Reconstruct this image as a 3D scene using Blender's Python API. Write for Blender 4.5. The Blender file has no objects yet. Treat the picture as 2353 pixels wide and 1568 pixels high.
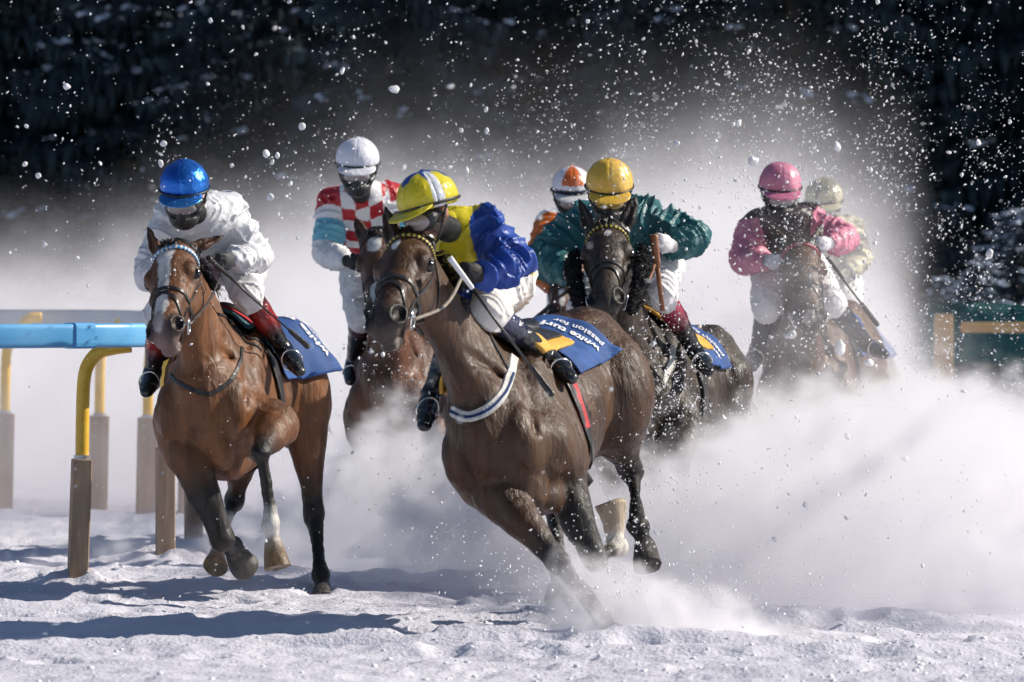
import bpy, bmesh, math, random
import numpy as np
from mathutils import Vector, Matrix, Euler
from mathutils.bvhtree import BVHTree
R = math.radians
sc = bpy.context.scene
col = sc.collection
# ------------------------------------------------------------------ camera, sky, sun, exposure
F = 14240.0            # focal length in units of a 2353-pixel-wide picture
CAMZ = 1.58
cam = bpy.data.cameras.new('camera'); camo = bpy.data.objects.new('camera', cam); col.objects.link(camo)
cam.sensor_width = 36; cam.lens = 36*F/2353; cam.shift_y = -(784-640)/2353
camo.location = (0, 0, CAMZ); camo.rotation_euler = (R(90), 0, 0)
cam.clip_start = 1; cam.clip_end = 2000
cam.dof.use_dof = True; cam.dof.focus_distance = 29.5; cam.dof.aperture_fstop = 4.8
sc.camera = camo
SUN_EL, SUN_AZ = R(34), R(12)          # azimuth measured from +X (picture right) towards +Y (away)
sd = Vector((math.cos(SUN_EL)*math.cos(SUN_AZ), math.cos(SUN_EL)*math.sin(SUN_AZ), math.sin(SUN_EL)))
w = bpy.data.worlds.new('World'); sc.world = w; w.use_nodes = True
nt = w.node_tree; bg = nt.nodes['Background']
sky = nt.nodes.new('ShaderNodeTexSky'); sky.sky_type = 'NISHITA'; sky.sun_disc = False
sky.sun_elevation = SUN_EL; sky.sun_rotation = math.pi/2 - SUN_AZ
sky.altitude = 1800
nt.links.new(sky.outputs[0], bg.inputs[0]); bg.inputs[1].default_value = 0.072
sl = bpy.data.lights.new('sun', 'SUN'); sl.energy = 5.0; sl.angle = R(0.5); sl.color = (1.0, 0.925, 0.81)
so = bpy.data.objects.new('sun', sl); col.objects.link(so); so.location = (20, 10, 20)
so.rotation_euler = sd.to_track_quat('Z', 'Y').to_euler()
vs = sc.view_settings; vs.view_transform = 'Standard'; vs.look = 'None'; vs.gamma = 1; vs.exposure = 0.25
vs.use_curve_mapping = False
sc.cycles.volume_bounces = 5; sc.cycles.max_bounces = 12; sc.cycles.diffuse_bounces = 3
sc.cycles.volume_step_rate = 1.4; sc.cycles.volume_max_steps = 256
sc.cycles.use_denoising = True; sc.cycles.use_adaptive_sampling = True; sc.cycles.adaptive_threshold = 0.035
sc.cycles.sample_clamp_indirect = 8.0

def W(px, py, d):
    """world point seen at picture pixel (2353 x 1568 frame) at distance d"""
    return Vector(((px-1176.5)*d/F, d, CAMZ-(py-640)*d/F))
def WN(px, py, d): return np.array(W(px, py, d))

# ------------------------------------------------------------------ helpers
def tag(o, label=None, cat=None, group=None, kind=None):
    if label: o['label'] = label
    if cat: o['category'] = cat
    if group: o['group'] = group
    if kind: o['kind'] = kind
    return o
def empty(name, loc, label, cat, group=None):
    o = bpy.data.objects.new(name, None); col.objects.link(o); o.location = loc; o.empty_display_size = .2
    return tag(o, label, cat, group)
def mesh_obj(name, verts, faces, mat=None, parent=None, smooth=False, colors=None):
    me = bpy.data.meshes.new(name)
    if isinstance(verts, np.ndarray): verts = verts.tolist()
    me.from_pydata(verts, [], faces if not isinstance(faces, np.ndarray) else faces.tolist())
    if smooth: me.polygons.foreach_set('use_smooth', [True]*len(me.polygons))
    if colors is not None:
        ca = me.color_attributes.new('Col', 'FLOAT_COLOR', 'POINT')
        c = np.ones((len(verts), 4), dtype=np.float32); c[:, :3] = colors
        ca.data.foreach_set('color', c.ravel())
    if mat: me.materials.append(mat)
    me.update()
    o = bpy.data.objects.new(name, me); col.objects.link(o)
    if parent:
        o.parent = parent
        o.matrix_parent_inverse = Matrix.Translation(parent.location).inverted() if parent.parent is None and parent.type == 'EMPTY' else Matrix()
    return o
class NT:
    """tiny node-graph helper"""
    def __init__(s, nt): s.nt = nt; s.n = nt.nodes; s.l = nt.links
    def node(s, t, **kw):
        n = s.n.new(t)
        for k, v in kw.items(): setattr(n, k, v)
        return n
    def put(s, sock, v):
        if hasattr(v, 'is_output') or isinstance(v, bpy.types.NodeSocket): s.l.new(v, sock)
        else: sock.default_value = v
    def m(s, op, a, b=None, c=None, clamp=False):
        n = s.node('ShaderNodeMath', operation=op, use_clamp=clamp)
        s.put(n.inputs[0], a)
        if b is not None: s.put(n.inputs[1], b)
        if c is not None: s.put(n.inputs[2], c)
        return n.outputs[0]
    def sstep(s, v, a, b, lo=0.0, hi=1.0):
        n = s.node('ShaderNodeMapRange', interpolation_type='SMOOTHSTEP')
        s.put(n.inputs[0], v); s.put(n.inputs[1], a); s.put(n.inputs[2], b); s.put(n.inputs[3], lo); s.put(n.inputs[4], hi)
        return n.outputs[0]
def principled(name, color, rough=0.6, spec=0.5, **kw):
    m = bpy.data.materials.new(name); m.use_nodes = True
    b = m.node_tree.nodes['Principled BSDF']
    b.inputs['Base Color'].default_value = (*color, 1); b.inputs['Roughness'].default_value = rough
    b.inputs['Specular IOR Level'].default_value = spec
    for k, v in kw.items(): b.inputs[k.replace('_', ' ')].default_value = v
    return m
def mat_noise(name, c1, c2, scale=20, rough=.6, spec=.4, bump=0.3, bscale=60, bdist=.004, detail=4, vcol=False, stretch=(1, 1, 1), obj=True, **kw):
    """principled with colour varied by noise and a noise bump"""
    m = principled(name, c1, rough, spec, **kw); g = NT(m.node_tree); b = g.n['Principled BSDF']
    tc = g.node('ShaderNodeTexCoord'); mp = g.node('ShaderNodeMapping'); mp.inputs['Scale'].default_value = stretch
    g.l.new(tc.outputs['Object'], mp.inputs[0])
    n = g.node('ShaderNodeTexNoise'); n.inputs['Scale'].default_value = scale; n.inputs['Detail'].default_value = detail
    g.l.new(mp.outputs[0], n.inputs[0])
    mx = g.node('ShaderNodeMix', data_type='RGBA'); mx.inputs['A'].default_value = (*c1, 1); mx.inputs['B'].default_value = (*c2, 1)
    g.l.new(g.sstep(n.outputs['Fac'], .35, .65), mx.inputs['Factor'])
    out = mx.outputs['Result']
    if vcol:
        at = g.node('ShaderNodeVertexColor', layer_name='Col')
        mm = g.node('ShaderNodeMix', data_type='RGBA', blend_type='MULTIPLY'); mm.inputs['Factor'].default_value = 1
        g.l.new(out, mm.inputs['A']); g.l.new(at.outputs[0], mm.inputs['B']); out = mm.outputs['Result']
    g.l.new(out, b.inputs['Base Color'])
    n2 = g.node('ShaderNodeTexNoise'); n2.inputs['Scale'].default_value = bscale; n2.inputs['Detail'].default_value = 3
    g.l.new(mp.outputs[0], n2.inputs[0])
    bp = g.node('ShaderNodeBump'); bp.inputs['Strength'].default_value = bump; bp.inputs['Distance'].default_value = bdist
    g.l.new(n2.outputs['Fac'], bp.inputs['Height']); g.l.new(bp.outputs[0], b.inputs['Normal'])
    return m
# numpy gradient-ish value noise
_rs = np.random.RandomState(7)
_tab = _rs.rand(64, 64, 64).astype(np.float32)
def vnoise(p):
    p = np.asarray(p, dtype=np.float64); i = np.floor(p).astype(int); f = p-i; f = f*f*(3-2*f)
    i &= 63; j = (i+1) & 63
    x0, y0, z0 = i[..., 0], i[..., 1], i[..., 2]; x1, y1, z1 = j[..., 0], j[..., 1], j[..., 2]
    fx, fy, fz = f[..., 0], f[..., 1], f[..., 2]
    def L(a, b, t): return a+(b-a)*t
    return L(L(L(_tab[x0, y0, z0], _tab[x1, y0, z0], fx), L(_tab[x0, y1, z0], _tab[x1, y1, z0], fx), fy),
             L(L(_tab[x0, y0, z1], _tab[x1, y0, z1], fx), L(_tab[x0, y1, z1], _tab[x1, y1, z1], fx), fy), fz)*2-1
def fbm(p, o=4, g=.5):
    s = 0; a = 1; p = np.asarray(p, dtype=float)
    for k in range(o): s = s+a*vnoise(p*(2**k)+k*17.3); a *= g
    return s
def tube(pts, rad, n=8, closed=False, flat=1.0):
    """verts, faces of a tube along pts (list of Vector/array), rad float or list"""
    P = [Vector(p) for p in pts]; N = len(P)
    if not hasattr(rad, '__len__'): rad = [rad]*N
    V = []; Fc = []; up = None
    for i, p in enumerate(P):
        t = (P[min(i+1, N-1)]-P[max(i-1, 0)]).normalized()
        if up is None:
            up = t.orthogonal().normalized()
        up = (up-t*up.dot(t)).normalized(); s = t.cross(up)
        for k in range(n):
            a = 2*math.pi*k/n; V.append(p+(up*math.cos(a)*flat+s*math.sin(a))*rad[i])
    for i in range(N-1):
        for k in range(n):
            Fc.append((i*n+k, i*n+(k+1) % n, (i+1)*n+(k+1) % n, (i+1)*n+k))
    Fc.append(tuple(range(n-1, -1, -1))); Fc.append(tuple((N-1)*n+k for k in range(n)))
    return [tuple(v) for v in V], Fc
def join(parts):
    V = []; Fc = []
    for v, f in parts:
        o = len(V); V += list(v); Fc += [tuple(i+o for i in q) for q in f]
    return V, Fc
def box(c, sx, sy, sz, rz=0, ry=0):
    M = Matrix.Translation(c) @ Euler((0, ry, rz)).to_matrix().to_4x4()
    V = [tuple(M @ Vector((x*sx/2, y*sy/2, z*sz/2))) for x in (-1, 1) for y in (-1, 1) for z in (-1, 1)]
    return V, [(0, 1, 3, 2), (4, 6, 7, 5), (0, 4, 5, 1), (2, 3, 7, 6), (0, 2, 6, 4), (1, 5, 7, 3)]
def spline(pts, n=8):
    """Catmull-Rom through points"""
    P = [np.array(p, dtype=float) for p in pts]; P = [2*P[0]-P[1]]+P+[2*P[-1]-P[-2]]; out = []
    for i in range(1, len(P)-2):
        for k in range(n):
            t = k/n; a, b, c, d = P[i-1:i+3]
            out.append(.5*((2*b)+(-a+c)*t+(2*a-5*b+4*c-d)*t*t+(-a+3*b-3*c+d)*t**3))
    out.append(P[-2]); return out
def bevel(o, w=.004, seg=2):
    m = o.modifiers.new('bevel', 'BEVEL'); m.width = w; m.segments = seg; m.limit_method = 'ANGLE'
# ------------------------------------------------------------------ snow ground
def snow_mat(name='snow_ground_material'):
    m = principled(name, (.86, .88, .92), .55, .3); g = NT(m.node_tree); b = g.n['Principled BSDF']
    tc = g.node('ShaderNodeTexCoord')
    n = g.node('ShaderNodeTexNoise'); n.inputs['Scale'].default_value = 45; n.inputs['Detail'].default_value = 5
    g.l.new(tc.outputs['Object'], n.inputs[0])
    bp = g.node('ShaderNodeBump'); bp.inputs['Strength'].default_value = .8; bp.inputs['Distance'].default_value = .012
    g.l.new(n.outputs['Fac'], bp.inputs['Height']); g.l.new(bp.outputs[0], b.inputs['Normal'])
    n2 = g.node('ShaderNodeTexNoise'); n2.inputs['Scale'].default_value = 3; n2.inputs['Detail'].default_value = 6
    g.l.new(tc.outputs['Object'], n2.inputs[0])
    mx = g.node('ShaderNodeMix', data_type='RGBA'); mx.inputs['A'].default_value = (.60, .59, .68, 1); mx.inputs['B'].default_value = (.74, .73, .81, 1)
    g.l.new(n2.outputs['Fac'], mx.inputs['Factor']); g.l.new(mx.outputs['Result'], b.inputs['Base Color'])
    return m
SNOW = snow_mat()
def ground_h(X, Y):
    P = np.stack([X, Y, np.zeros_like(X)], -1)
    h = .035*fbm(P*np.array([.8, 1.2, 1]), 3)
    h = h+.014*fbm(P*np.array([6., 7., 1]), 4, .6)
    # race tracks: ridges running across the picture, curving away at the right
    yy = Y-.055*np.maximum(X-.5, 0)**2*.8+.15*fbm(P*.35+5, 2)
    tr = np.abs(np.sin(yy*5.2+1.2*vnoise(P*np.array([.5, .9, 1])+9)))
    m = np.clip(fbm(P*np.array([.25, .9, 1])+33, 2)*1.5+.55, 0, 1)
    h = h+(.045+.045*np.clip((30-Y)/3, 0, 1))*m*(tr**2.2-.4)
    # lumpy churned clods of snow
    c = vnoise(P*np.array([16., 13., 1])+3); c2 = vnoise(P*np.array([31., 27., 1])+8)
    k = np.clip(fbm(P*np.array([.6, 1.3, 1])+50, 2)*1.2+.45, 0, 1)
    h = h+.03*k*np.clip(c-.35, 0, 1)+.012*np.clip(c2-.35, 0, 1)
    for bx, by in ((-2.218, 31.7), (-1.896, 33.9), (-1.84, 35.8)): h = h+.07*np.exp(-((X-bx)**2+((Y-by)*.7)**2)/.05)*(1+.5*vnoise(P*np.array([14., 12., 1])))
    hr = np.random.RandomState(4)
    for k in range(110):
        hx_, hy_ = hr.uniform(-3.2, 2.4), hr.uniform(25.2, 34); rr = ((X-hx_)/.085)**2+((Y-hy_)/.13)**2; m_ = rr < 6
        if m_.any(): h[m_] += -.030*np.exp(-rr[m_]**2*.9)+.006*np.exp(-(np.sqrt(rr[m_])-1.45)**2/.10)
    # snow bank on which the rail posts stand
    bank = np.exp(-((Y-(33.2+.12*(X+4)))/1.6)**2)*np.clip((-.8-X)/2.2, 0, 1)
    h = h+.06*bank+bank*.06*np.clip(fbm(P*np.array([2.2, 3., 1])+70, 3), -.3, 1)
    return h
xs = np.concatenate([np.linspace(-7, 7, 520)]); ys = np.concatenate([np.linspace(22.5, 36, 460), np.linspace(36, 60, 200)[1:]])
# outer frame vertices carry the same sheet to the horizon
xs = np.concatenate([[-400, -120, -40, -15], xs, [15, 40, 120, 400]]); ys = np.concatenate([[-60, 0, 15], ys, [66, 75, 90, 130, 500]])
GX, GY = np.meshgrid(xs, ys); GH = ground_h(GX, GY)
fade = np.clip((8-np.abs(GX))/1.5, 0, 1)*np.clip((GY-20)/2, 0, 1)*np.clip((64-GY)/8, 0, 1)
GH = GH*fade
# snow-covered bank rising behind the course
GH = GH+np.clip((GY-66)/24, 0, 1)*.9
nx, ny = len(xs), len(ys)
idx = np.arange(nx*ny).reshape(ny, nx)
gf = np.stack([idx[:-1, :-1], idx[:-1, 1:], idx[1:, 1:], idx[1:, :-1]], -1).reshape(-1, 4)
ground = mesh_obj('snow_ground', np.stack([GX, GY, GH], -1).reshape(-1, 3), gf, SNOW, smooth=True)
tag(ground, 'churned snow covering the race track', 'ground', kind='structure')
def gz(x, y): return float(ground_h(np.array([x]), np.array([y]))[0])
# dark wooded hillside behind the trees
hm = mat_noise('hillside_material', (.012, .018, .026), (.03, .036, .046), .8, .9, .1)
V = []; nxh, nyh = 40, 20
for j in range(nyh):
    for i in range(nxh):
        x = -90+180*i/(nxh-1); y = 92+60*j/(nyh-1)
        V.append((x, y, .2+44*(j/(nyh-1))**.8+1.2*math.sin(i*1.7+j)))
hill = mesh_obj('hillside', V, [(j*nxh+i, j*nxh+i+1, (j+1)*nxh+i+1, (j+1)*nxh+i) for j in range(nyh-1) for i in range(nxh-1)], hm, smooth=True)
tag(hill, 'dark wooded hillside closing the view behind the fir trees', 'hillside', kind='structure')

# ------------------------------------------------------------------ fir trees
needle = mat_noise('fir_needle_material', (.022, .042, .060), (.05, .078, .098), 3, .7, .2)
bark = mat_noise('fir_bark_material', (.07, .065, .062), (.15, .135, .125), 6, .9, .1, bump=.8, bscale=20, bdist=.02)
tsnow = mat_noise('tree_snow_material', (.55, .66, .82), (.66, .74, .88), 8, .6, .3)  # albedo lowered and blued, the shade of the wood put into the snow colour
rng = random.Random(11)
def fir_crown(seed, h=9.0, rb=2.3, snow=1.0):
    r = random.Random(seed); V = []; Fc = []; SV = []; SF = []
    def tri(a, b, c): 
        n = len(V); V.extend([tuple(a), tuple(b), tuple(c)]); Fc.append((n, n+1, n+2))
    z = .5
    while z < h:
        t = z/h; L = rb*(1-t)**.75+.15; nb = 7 if t < .6 else 5
        for k in range(nb):
            a = r.random()*6.283; l = L*r.uniform(.7, 1.1); dz0 = r.uniform(-.1, .1)
            segs = max(5, int(l/.13)); prev = None
            dirv = Vector((math.cos(a), math.sin(a), 0)); side = Vector((-dirv.y, dirv.x, 0))
            for s in range(1, segs+1):
                q = s/segs; p = dirv*(l*q)+Vector((0, 0, z+dz0-.32*l*q*q*1.1+.12*l*q**4))
                wl = (.42*(1-q)**.7*math.sin(min(1, q*3)*1.5)+.08)*min(1, l)
                for sg in (-1, 1):
                    for rep in range(2):
                        f = r.uniform(.2, .55); d = (dirv*f+side*sg).normalized()*wl*r.uniform(.7, 1.15)+Vector((0, 0, -r.uniform(.02, .22)*wl*2))
                        base = p+dirv*r.uniform(-.05, .05); wv = dirv*r.uniform(.03, .055)+Vector((0, 0, r.uniform(-.02, .02)))
                        tri(base-wv, base+wv, base+d)
                        # hanging twigs
                        e = base+d*r.uniform(.2, .9)
                        tri(e-wv*.7, e+wv*.7, e+Vector((r.uniform(-.04, .04), r.uniform(-.04, .04), -r.uniform(.08, .26))))
                if r.random() < .055*snow and q > .3:
                    for rep in range(r.randint(4, 9)):
                        cl = r.uniform(.014, .05); n0 = len(SV); cc = p+dirv*r.uniform(-.34, .34)+side*r.uniform(-.07, .07)+Vector((0, 0, r.uniform(-.03, .05)))
                        for (ux, uy, uz) in ICO:
                            w_ = r.uniform(.7, 1.25); SV.append(tuple(cc+dirv*ux*cl*1.9*w_+side*uy*cl*w_+Vector((0, 0, uz*cl*.6*w_-ux*cl*.5))))
                        SF.extend([(a_+n0, b_+n0, c_+n0) for a_, b_, c_ in ICOF])
        z += r.uniform(.16, .3)*(1 if t < .7 else .7)
    return V, Fc, SV, SF
bm = bmesh.new(); bmesh.ops.create_icosphere(bm, subdivisions=1, radius=1); bm.verts.ensure_lookup_table()
ICO = [tuple(v.co) for v in bm.verts]; ICOF = [tuple(v.index for v in f.verts) for f in bm.faces]; bm.free()
def fir_proto(seed, h, rb, snow):
    t = bpy.data.objects.new('fir_tree', None); col.objects.link(t)
    v, f = tube([(0, 0, -.3), (.03, 0, 1.5), (-.02, .03, h*.5), (0, 0, h)], [.19, .15, .09, .015], 10)
    mesh_obj('trunk', v, f, bark, t, smooth=True)
    a, b, c, d = fir_crown(seed, h, rb, snow)
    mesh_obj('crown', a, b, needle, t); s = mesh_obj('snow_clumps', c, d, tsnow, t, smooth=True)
    return t
protos = [fir_proto(1, 9.5, 2.5, 1.0), fir_proto(2, 8.5, 2.1, .5), fir_proto(3, 10, 2.8, .25)]
bush = fir_proto(9, 7.0, 2.6, 7.0)
def copy_tree(o, parent=None):
    c = o.copy(); col.objects.link(c); c.parent = parent
    for ch in list(o.children): copy_tree(ch, c)
    return c
tree_spots = []      # (px, depth, proto, scale, rot)
tr_ = random.Random(5)
for i, px in enumerate([-60, 250, 420, 665, 905, 1130, 1390, 1560, 1800, 2080, 2290, 2460]):
    tree_spots.append((px+tr_.uniform(-30, 30) if px not in (665, 2080) else px, tr_.uniform(74, 80), [0, 1, 2][i % 3] if px not in (1390, 420) else 0, tr_.uniform(.9, 1.2), tr_.uniform(0, 6.28)))
for i in range(8): tree_spots.append((-1500+165*i+tr_.uniform(-40, 40), tr_.uniform(76, 88), tr_.choice([0, 1, 2]), tr_.uniform(1, 1.4), tr_.uniform(0, 6.28)))
for i in range(14):
    tree_spots.append((-250+2850*i/13+tr_.uniform(-70, 70), tr_.uniform(82, 90), tr_.choice([1, 2]), tr_.uniform(1, 1.4), tr_.uniform(0, 6.28)))
# unseen trees added on the sun side keep the front of the wood in shade
for i in range(26):
    tree_spots.append((None, None, tr_.choice([0, 2]), tr_.uniform(1.1, 1.6), tr_.uniform(0, 6.28)))
adj = ['young', 'broad', 'slim', 'dense', 'tall', 'ragged']
first = [True]*3
for i, (px, d, k, s, rz) in enumerate(tree_spots):
    if px is None:
        j = i-34; x = 9+ (j % 13)*2.3; y = 74+(j//13)*5+tr_.uniform(-2, 2); 
    else:
        p = W(px, 640, d); x, y = p.x, p.y
    o = protos[k] if first[k] else copy_tree(protos[k]); first[k] = False
    o.location = (x, y, .3+np.clip((y-66)/24, 0, 1)*.6); o.scale = (s, s, s); o.rotation_euler[2] = rz
    front = px is not None and i < 12
    if front:
        nth = ['first', 'second', 'third', 'fourth', 'fifth', 'sixth', 'seventh', 'eighth', 'ninth', 'tenth', 'eleventh', 'twelfth'][i]
        lab = f"dark snow-tufted fir tree in the front row of the wood, {nth} from the left"
        if px in (665,): lab = 'dark fir tree with a grey trunk rising behind the gap between blue and white helmets'
        if px in (2080,): lab = 'dark fir tree with a pale trunk standing above the pink helmeted rider'
        tag(o, lab, 'fir tree', 'fir trees of the dark wood')
    elif px is not None: tag(o, 'dark fir tree deep in the second row of the wood', 'fir tree', 'fir trees deep in the wood')
    else: tag(o, 'unseen fir tree added at the right to shade the front of the wood', 'fir tree', 'unseen fir trees added to shade the wood')
# ------------------------------------------------------------------ running rail on the left
bolt_m = principled('galvanised_bolt_material', (.45, .45, .47), .4, .5, Metallic=.9)
yellow = mat_noise('yellow_pipe_material', (.78, .44, .03), (.85, .54, .07), 12, .38, .5, bump=.1)
wood = mat_noise('post_wood_material', (.34, .235, .165), (.50, .36, .25), 9, .8, .2, bump=.6, bscale=40, bdist=.006, stretch=(1, 1, .12))
blue = mat_noise('blue_rail_material', (.12, .42, .78), (.18, .50, .85), 3, .35, .5, bump=.05)
lt = mat_noise('hazed_rail_material', (.35, .42, .52), (.42, .48, .58), 3, .4, .5, bump=.05)  # far stretch of the rail, with haze and shade put into its colour
def rail_post(px, pyb, d, label, ztop=1.235, lean=.0, dirx=1, w=.097):
    b = W(px, pyb, d); b.z = min(b.z, 0)+0.0
    z0 = -.15
    zs = CAMZ-(1055-640)*31.7/F
    t = empty('rail_post', (b.x, b.y, 0), label, 'rail post', 'posts of the running rail')
    v, f = box((b.x-.0+lean*.1, b.y, (z0+zs)/2), w, w, zs-z0, rz=.22, ry=lean)
    # taper-free squared timber with worn top
    o = mesh_obj('timber', v, f, wood, t); bevel(o, .006, 2)
    tx = b.x+lean*.55
    rp = [(tx, b.y, zs-.25), (tx, b.y, zs+.05), (tx+.004, b.y, zs+.3), (tx+.012, b.y, zs+.42), (tx+dirx*.035, b.y, zs+.49), (tx+dirx*.085, b.y, zs+.545), (tx+dirx*.16, b.y, ztop-.012), (tx+dirx*.25, b.y+.01, ztop+.0)]
    v, f = tube(spline(rp, 5), .035, 14)
    mesh_obj('gooseneck', v, f, yellow, t, smooth=True)
    parts = []
    for zz in (zs-.05, zs-.14):
        v, f = tube([(b.x+.3*lean*.1-.012, b.y-w*.5-.012, zz), (b.x-.012, b.y-w*.5+.01, zz)], .009, 6); mesh_obj('bolt', v, f, bolt_m, t)
    v, f = tube([(tx, b.y, zs-.01), (tx, b.y, zs+.02)], .043, 14); mesh_obj('collar', v, f, bolt_m, t)
    return t
def rail_run(name, pts, hgt, dep, mat, label, joints=()):
    P = [Vector(p) for p in spline(pts, 10)]; V = []; Fc = []; prof = []
    r = .022
    for k in range(16):      # rounded box profile
        a = 2*math.pi*(k+.5)/16; c, s = math.cos(a), math.sin(a)
        prof.append((math.copysign(abs(c)**.35, c)*dep/2, math.copysign(abs(s)**.35, s)*hgt/2))
    for i, p in enumerate(P):
        t = (P[min(i+1, len(P)-1)]-P[max(i-1, 0)]).normalized(); s = Vector((0, 0, 1)).cross(t).normalized()
        for (u, v) in prof: V.append(tuple(p+s*u+Vector((0, 0, v))))
    n = 16
    for i in range(len(P)-1):
        for k in range(n): Fc.append((i*n+k, i*n+(k+1) % n, (i+1)*n+(k+1) % n, (i+1)*n+k))
    Fc.append(tuple(range(n-1, -1, -1))); Fc.append(tuple((len(P)-1)*n+k for k in range(n)))
    o = empty('running_rail', tuple(P[0]), label, 'running rail', 'running rails round the course')
    ob = mesh_obj('rail_beam', V, Fc, mat, o, smooth=True)
    for jx in joints:
        i = min(range(len(P)), key=lambda q: abs(P[q].x-jx)); t = (P[i+1]-P[i]).normalized(); s = Vector((0, 0, 1)).cross(t)
        V = []
        for off in (-.06, .06):
            for (u, v) in prof: V.append(tuple(P[i]+t*off+s*u*1.08+Vector((0, 0, v*1.08))))
        Fc = [(k, (k+1) % n, n+(k+1) % n, n+k) for k in range(n)]+[tuple(range(n-1, -1, -1)), tuple(range(n, 2*n))]
        mesh_obj('rail_sleeve', V, Fc, mat, o)
    return o
zr = CAMZ-(772-640)*31.2/F
rail_run('rail', [(-4.2, 30.2, zr-.01), (-2.45, 31.0, zr), (-1.85, 31.6, zr), (-1.52, 32.6, zr), (-1.47, 34, zr), (-1.7, 37, zr), (-2.15, 40.3, zr)], .122, .11, blue, 'glossy bright blue rail bending away behind the blazed bay horse', joints=(-2.21,))
rail_run('rail', [(-7.5, 45, 1.31), (-5.0, 43.6, 1.31), (-3.3, 42.6, 1.31), (-2.6, 41.7, 1.31), (-2.15, 40.5, zr)], .115, .10, lt, 'far rail lying in the snow haze, seen just above the bright blue one')
rail_post(180, 1350, 31.7, 'nearest wooden rail post with a bent yellow pipe holding the blue rail', lean=.035)
rail_post(380, 1305, 33.9, 'wooden rail post in front of the far row, beside the legs of the bay horse', dirx=1)
rail_post(445, 1268, 35.8, 'snow-flecked wooden rail post right behind the front legs of the bay horse', dirx=1)
far = [(8, 1150, 42.35, 'hazy rail post cut by the left edge of the photo'), (225, 1158, 41.7, 'hazy rail post standing just right of the nearest post'), (336, 1170, 41.1, 'hazy leaning rail post between the two sharp ones'), (432, 1180, 41.2, 'hazy rail post half hidden by the dark one behind the bay horse')]
for px, py, d, lab in far: rail_post(px, 1150, d, lab, dirx=1, lean=.02, w=.12, ztop=1.315)

# ------------------------------------------------------------------ timber fence at the far right
fw = mat_noise('fence_wood_material', (.38, .25, .12), (.5, .34, .18), 5, .7, .3, stretch=(.15, 1, 1))
f0 = W(2168, 640, 52)
fe = empty('timber_fence', (f0.x, f0.y, 0), 'wooden rail fence with a pale post before teal netting, far right', 'fence')
v, f = box((f0.x, f0.y, .64), .15, .14, 1.28); bevel(mesh_obj('fence_post', v, f, fw, fe), .01)
v, f = box((f0.x+3.4, f0.y+.6, CAMZ-(753-640)*52/F), 6.6, .07, .085, rz=.18); bevel(mesh_obj('fence_rail', v, f, fw, fe), .01)
v, f = box((f0.x+6.3, f0.y+1.15, .6), .17, .14, 1.2); bevel(mesh_obj('fence_post', v, f, fw, fe), .01)
net = mat_noise('teal_net_material', (.004, .05, .06), (.01, .08, .085), 14, .6, .3, bump=.5, bscale=25, bdist=.01)
n0 = W(2130, 640, 56)
V = []; Fc = []
for i in range(60):
    x = n0.x+i*.16
    for k, z in enumerate((.80, 1.0, 1.2, 1.35)): V.append((x, n0.y+.05*math.sin(i*1.1+k)+.03*math.sin(i*2.7), z+.01*math.sin(i*.7)))
for i in range(59):
    for k in range(3): Fc.append((i*4+k, (i+1)*4+k, (i+1)*4+k+1, i*4+k+1))
no = mesh_obj('barrier_netting', V, Fc, net, smooth=True); sm = no.modifiers.new('thick', 'SOLIDIFY'); sm.thickness = .02
tag(no, 'dark teal barrier netting stretched behind the wooden fence at the far right', 'netting')

# small snow-laden firs standing by the fence at the right edge
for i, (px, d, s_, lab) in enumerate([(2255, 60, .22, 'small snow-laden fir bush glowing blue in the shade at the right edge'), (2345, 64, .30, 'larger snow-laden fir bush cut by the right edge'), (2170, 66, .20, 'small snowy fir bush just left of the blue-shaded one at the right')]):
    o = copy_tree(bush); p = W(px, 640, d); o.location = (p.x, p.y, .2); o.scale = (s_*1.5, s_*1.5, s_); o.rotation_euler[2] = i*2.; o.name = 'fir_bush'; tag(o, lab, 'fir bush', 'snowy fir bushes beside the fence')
for ch in list(bush.children): bpy.data.objects.remove(ch)
bpy.data.objects.remove(bush)
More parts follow.
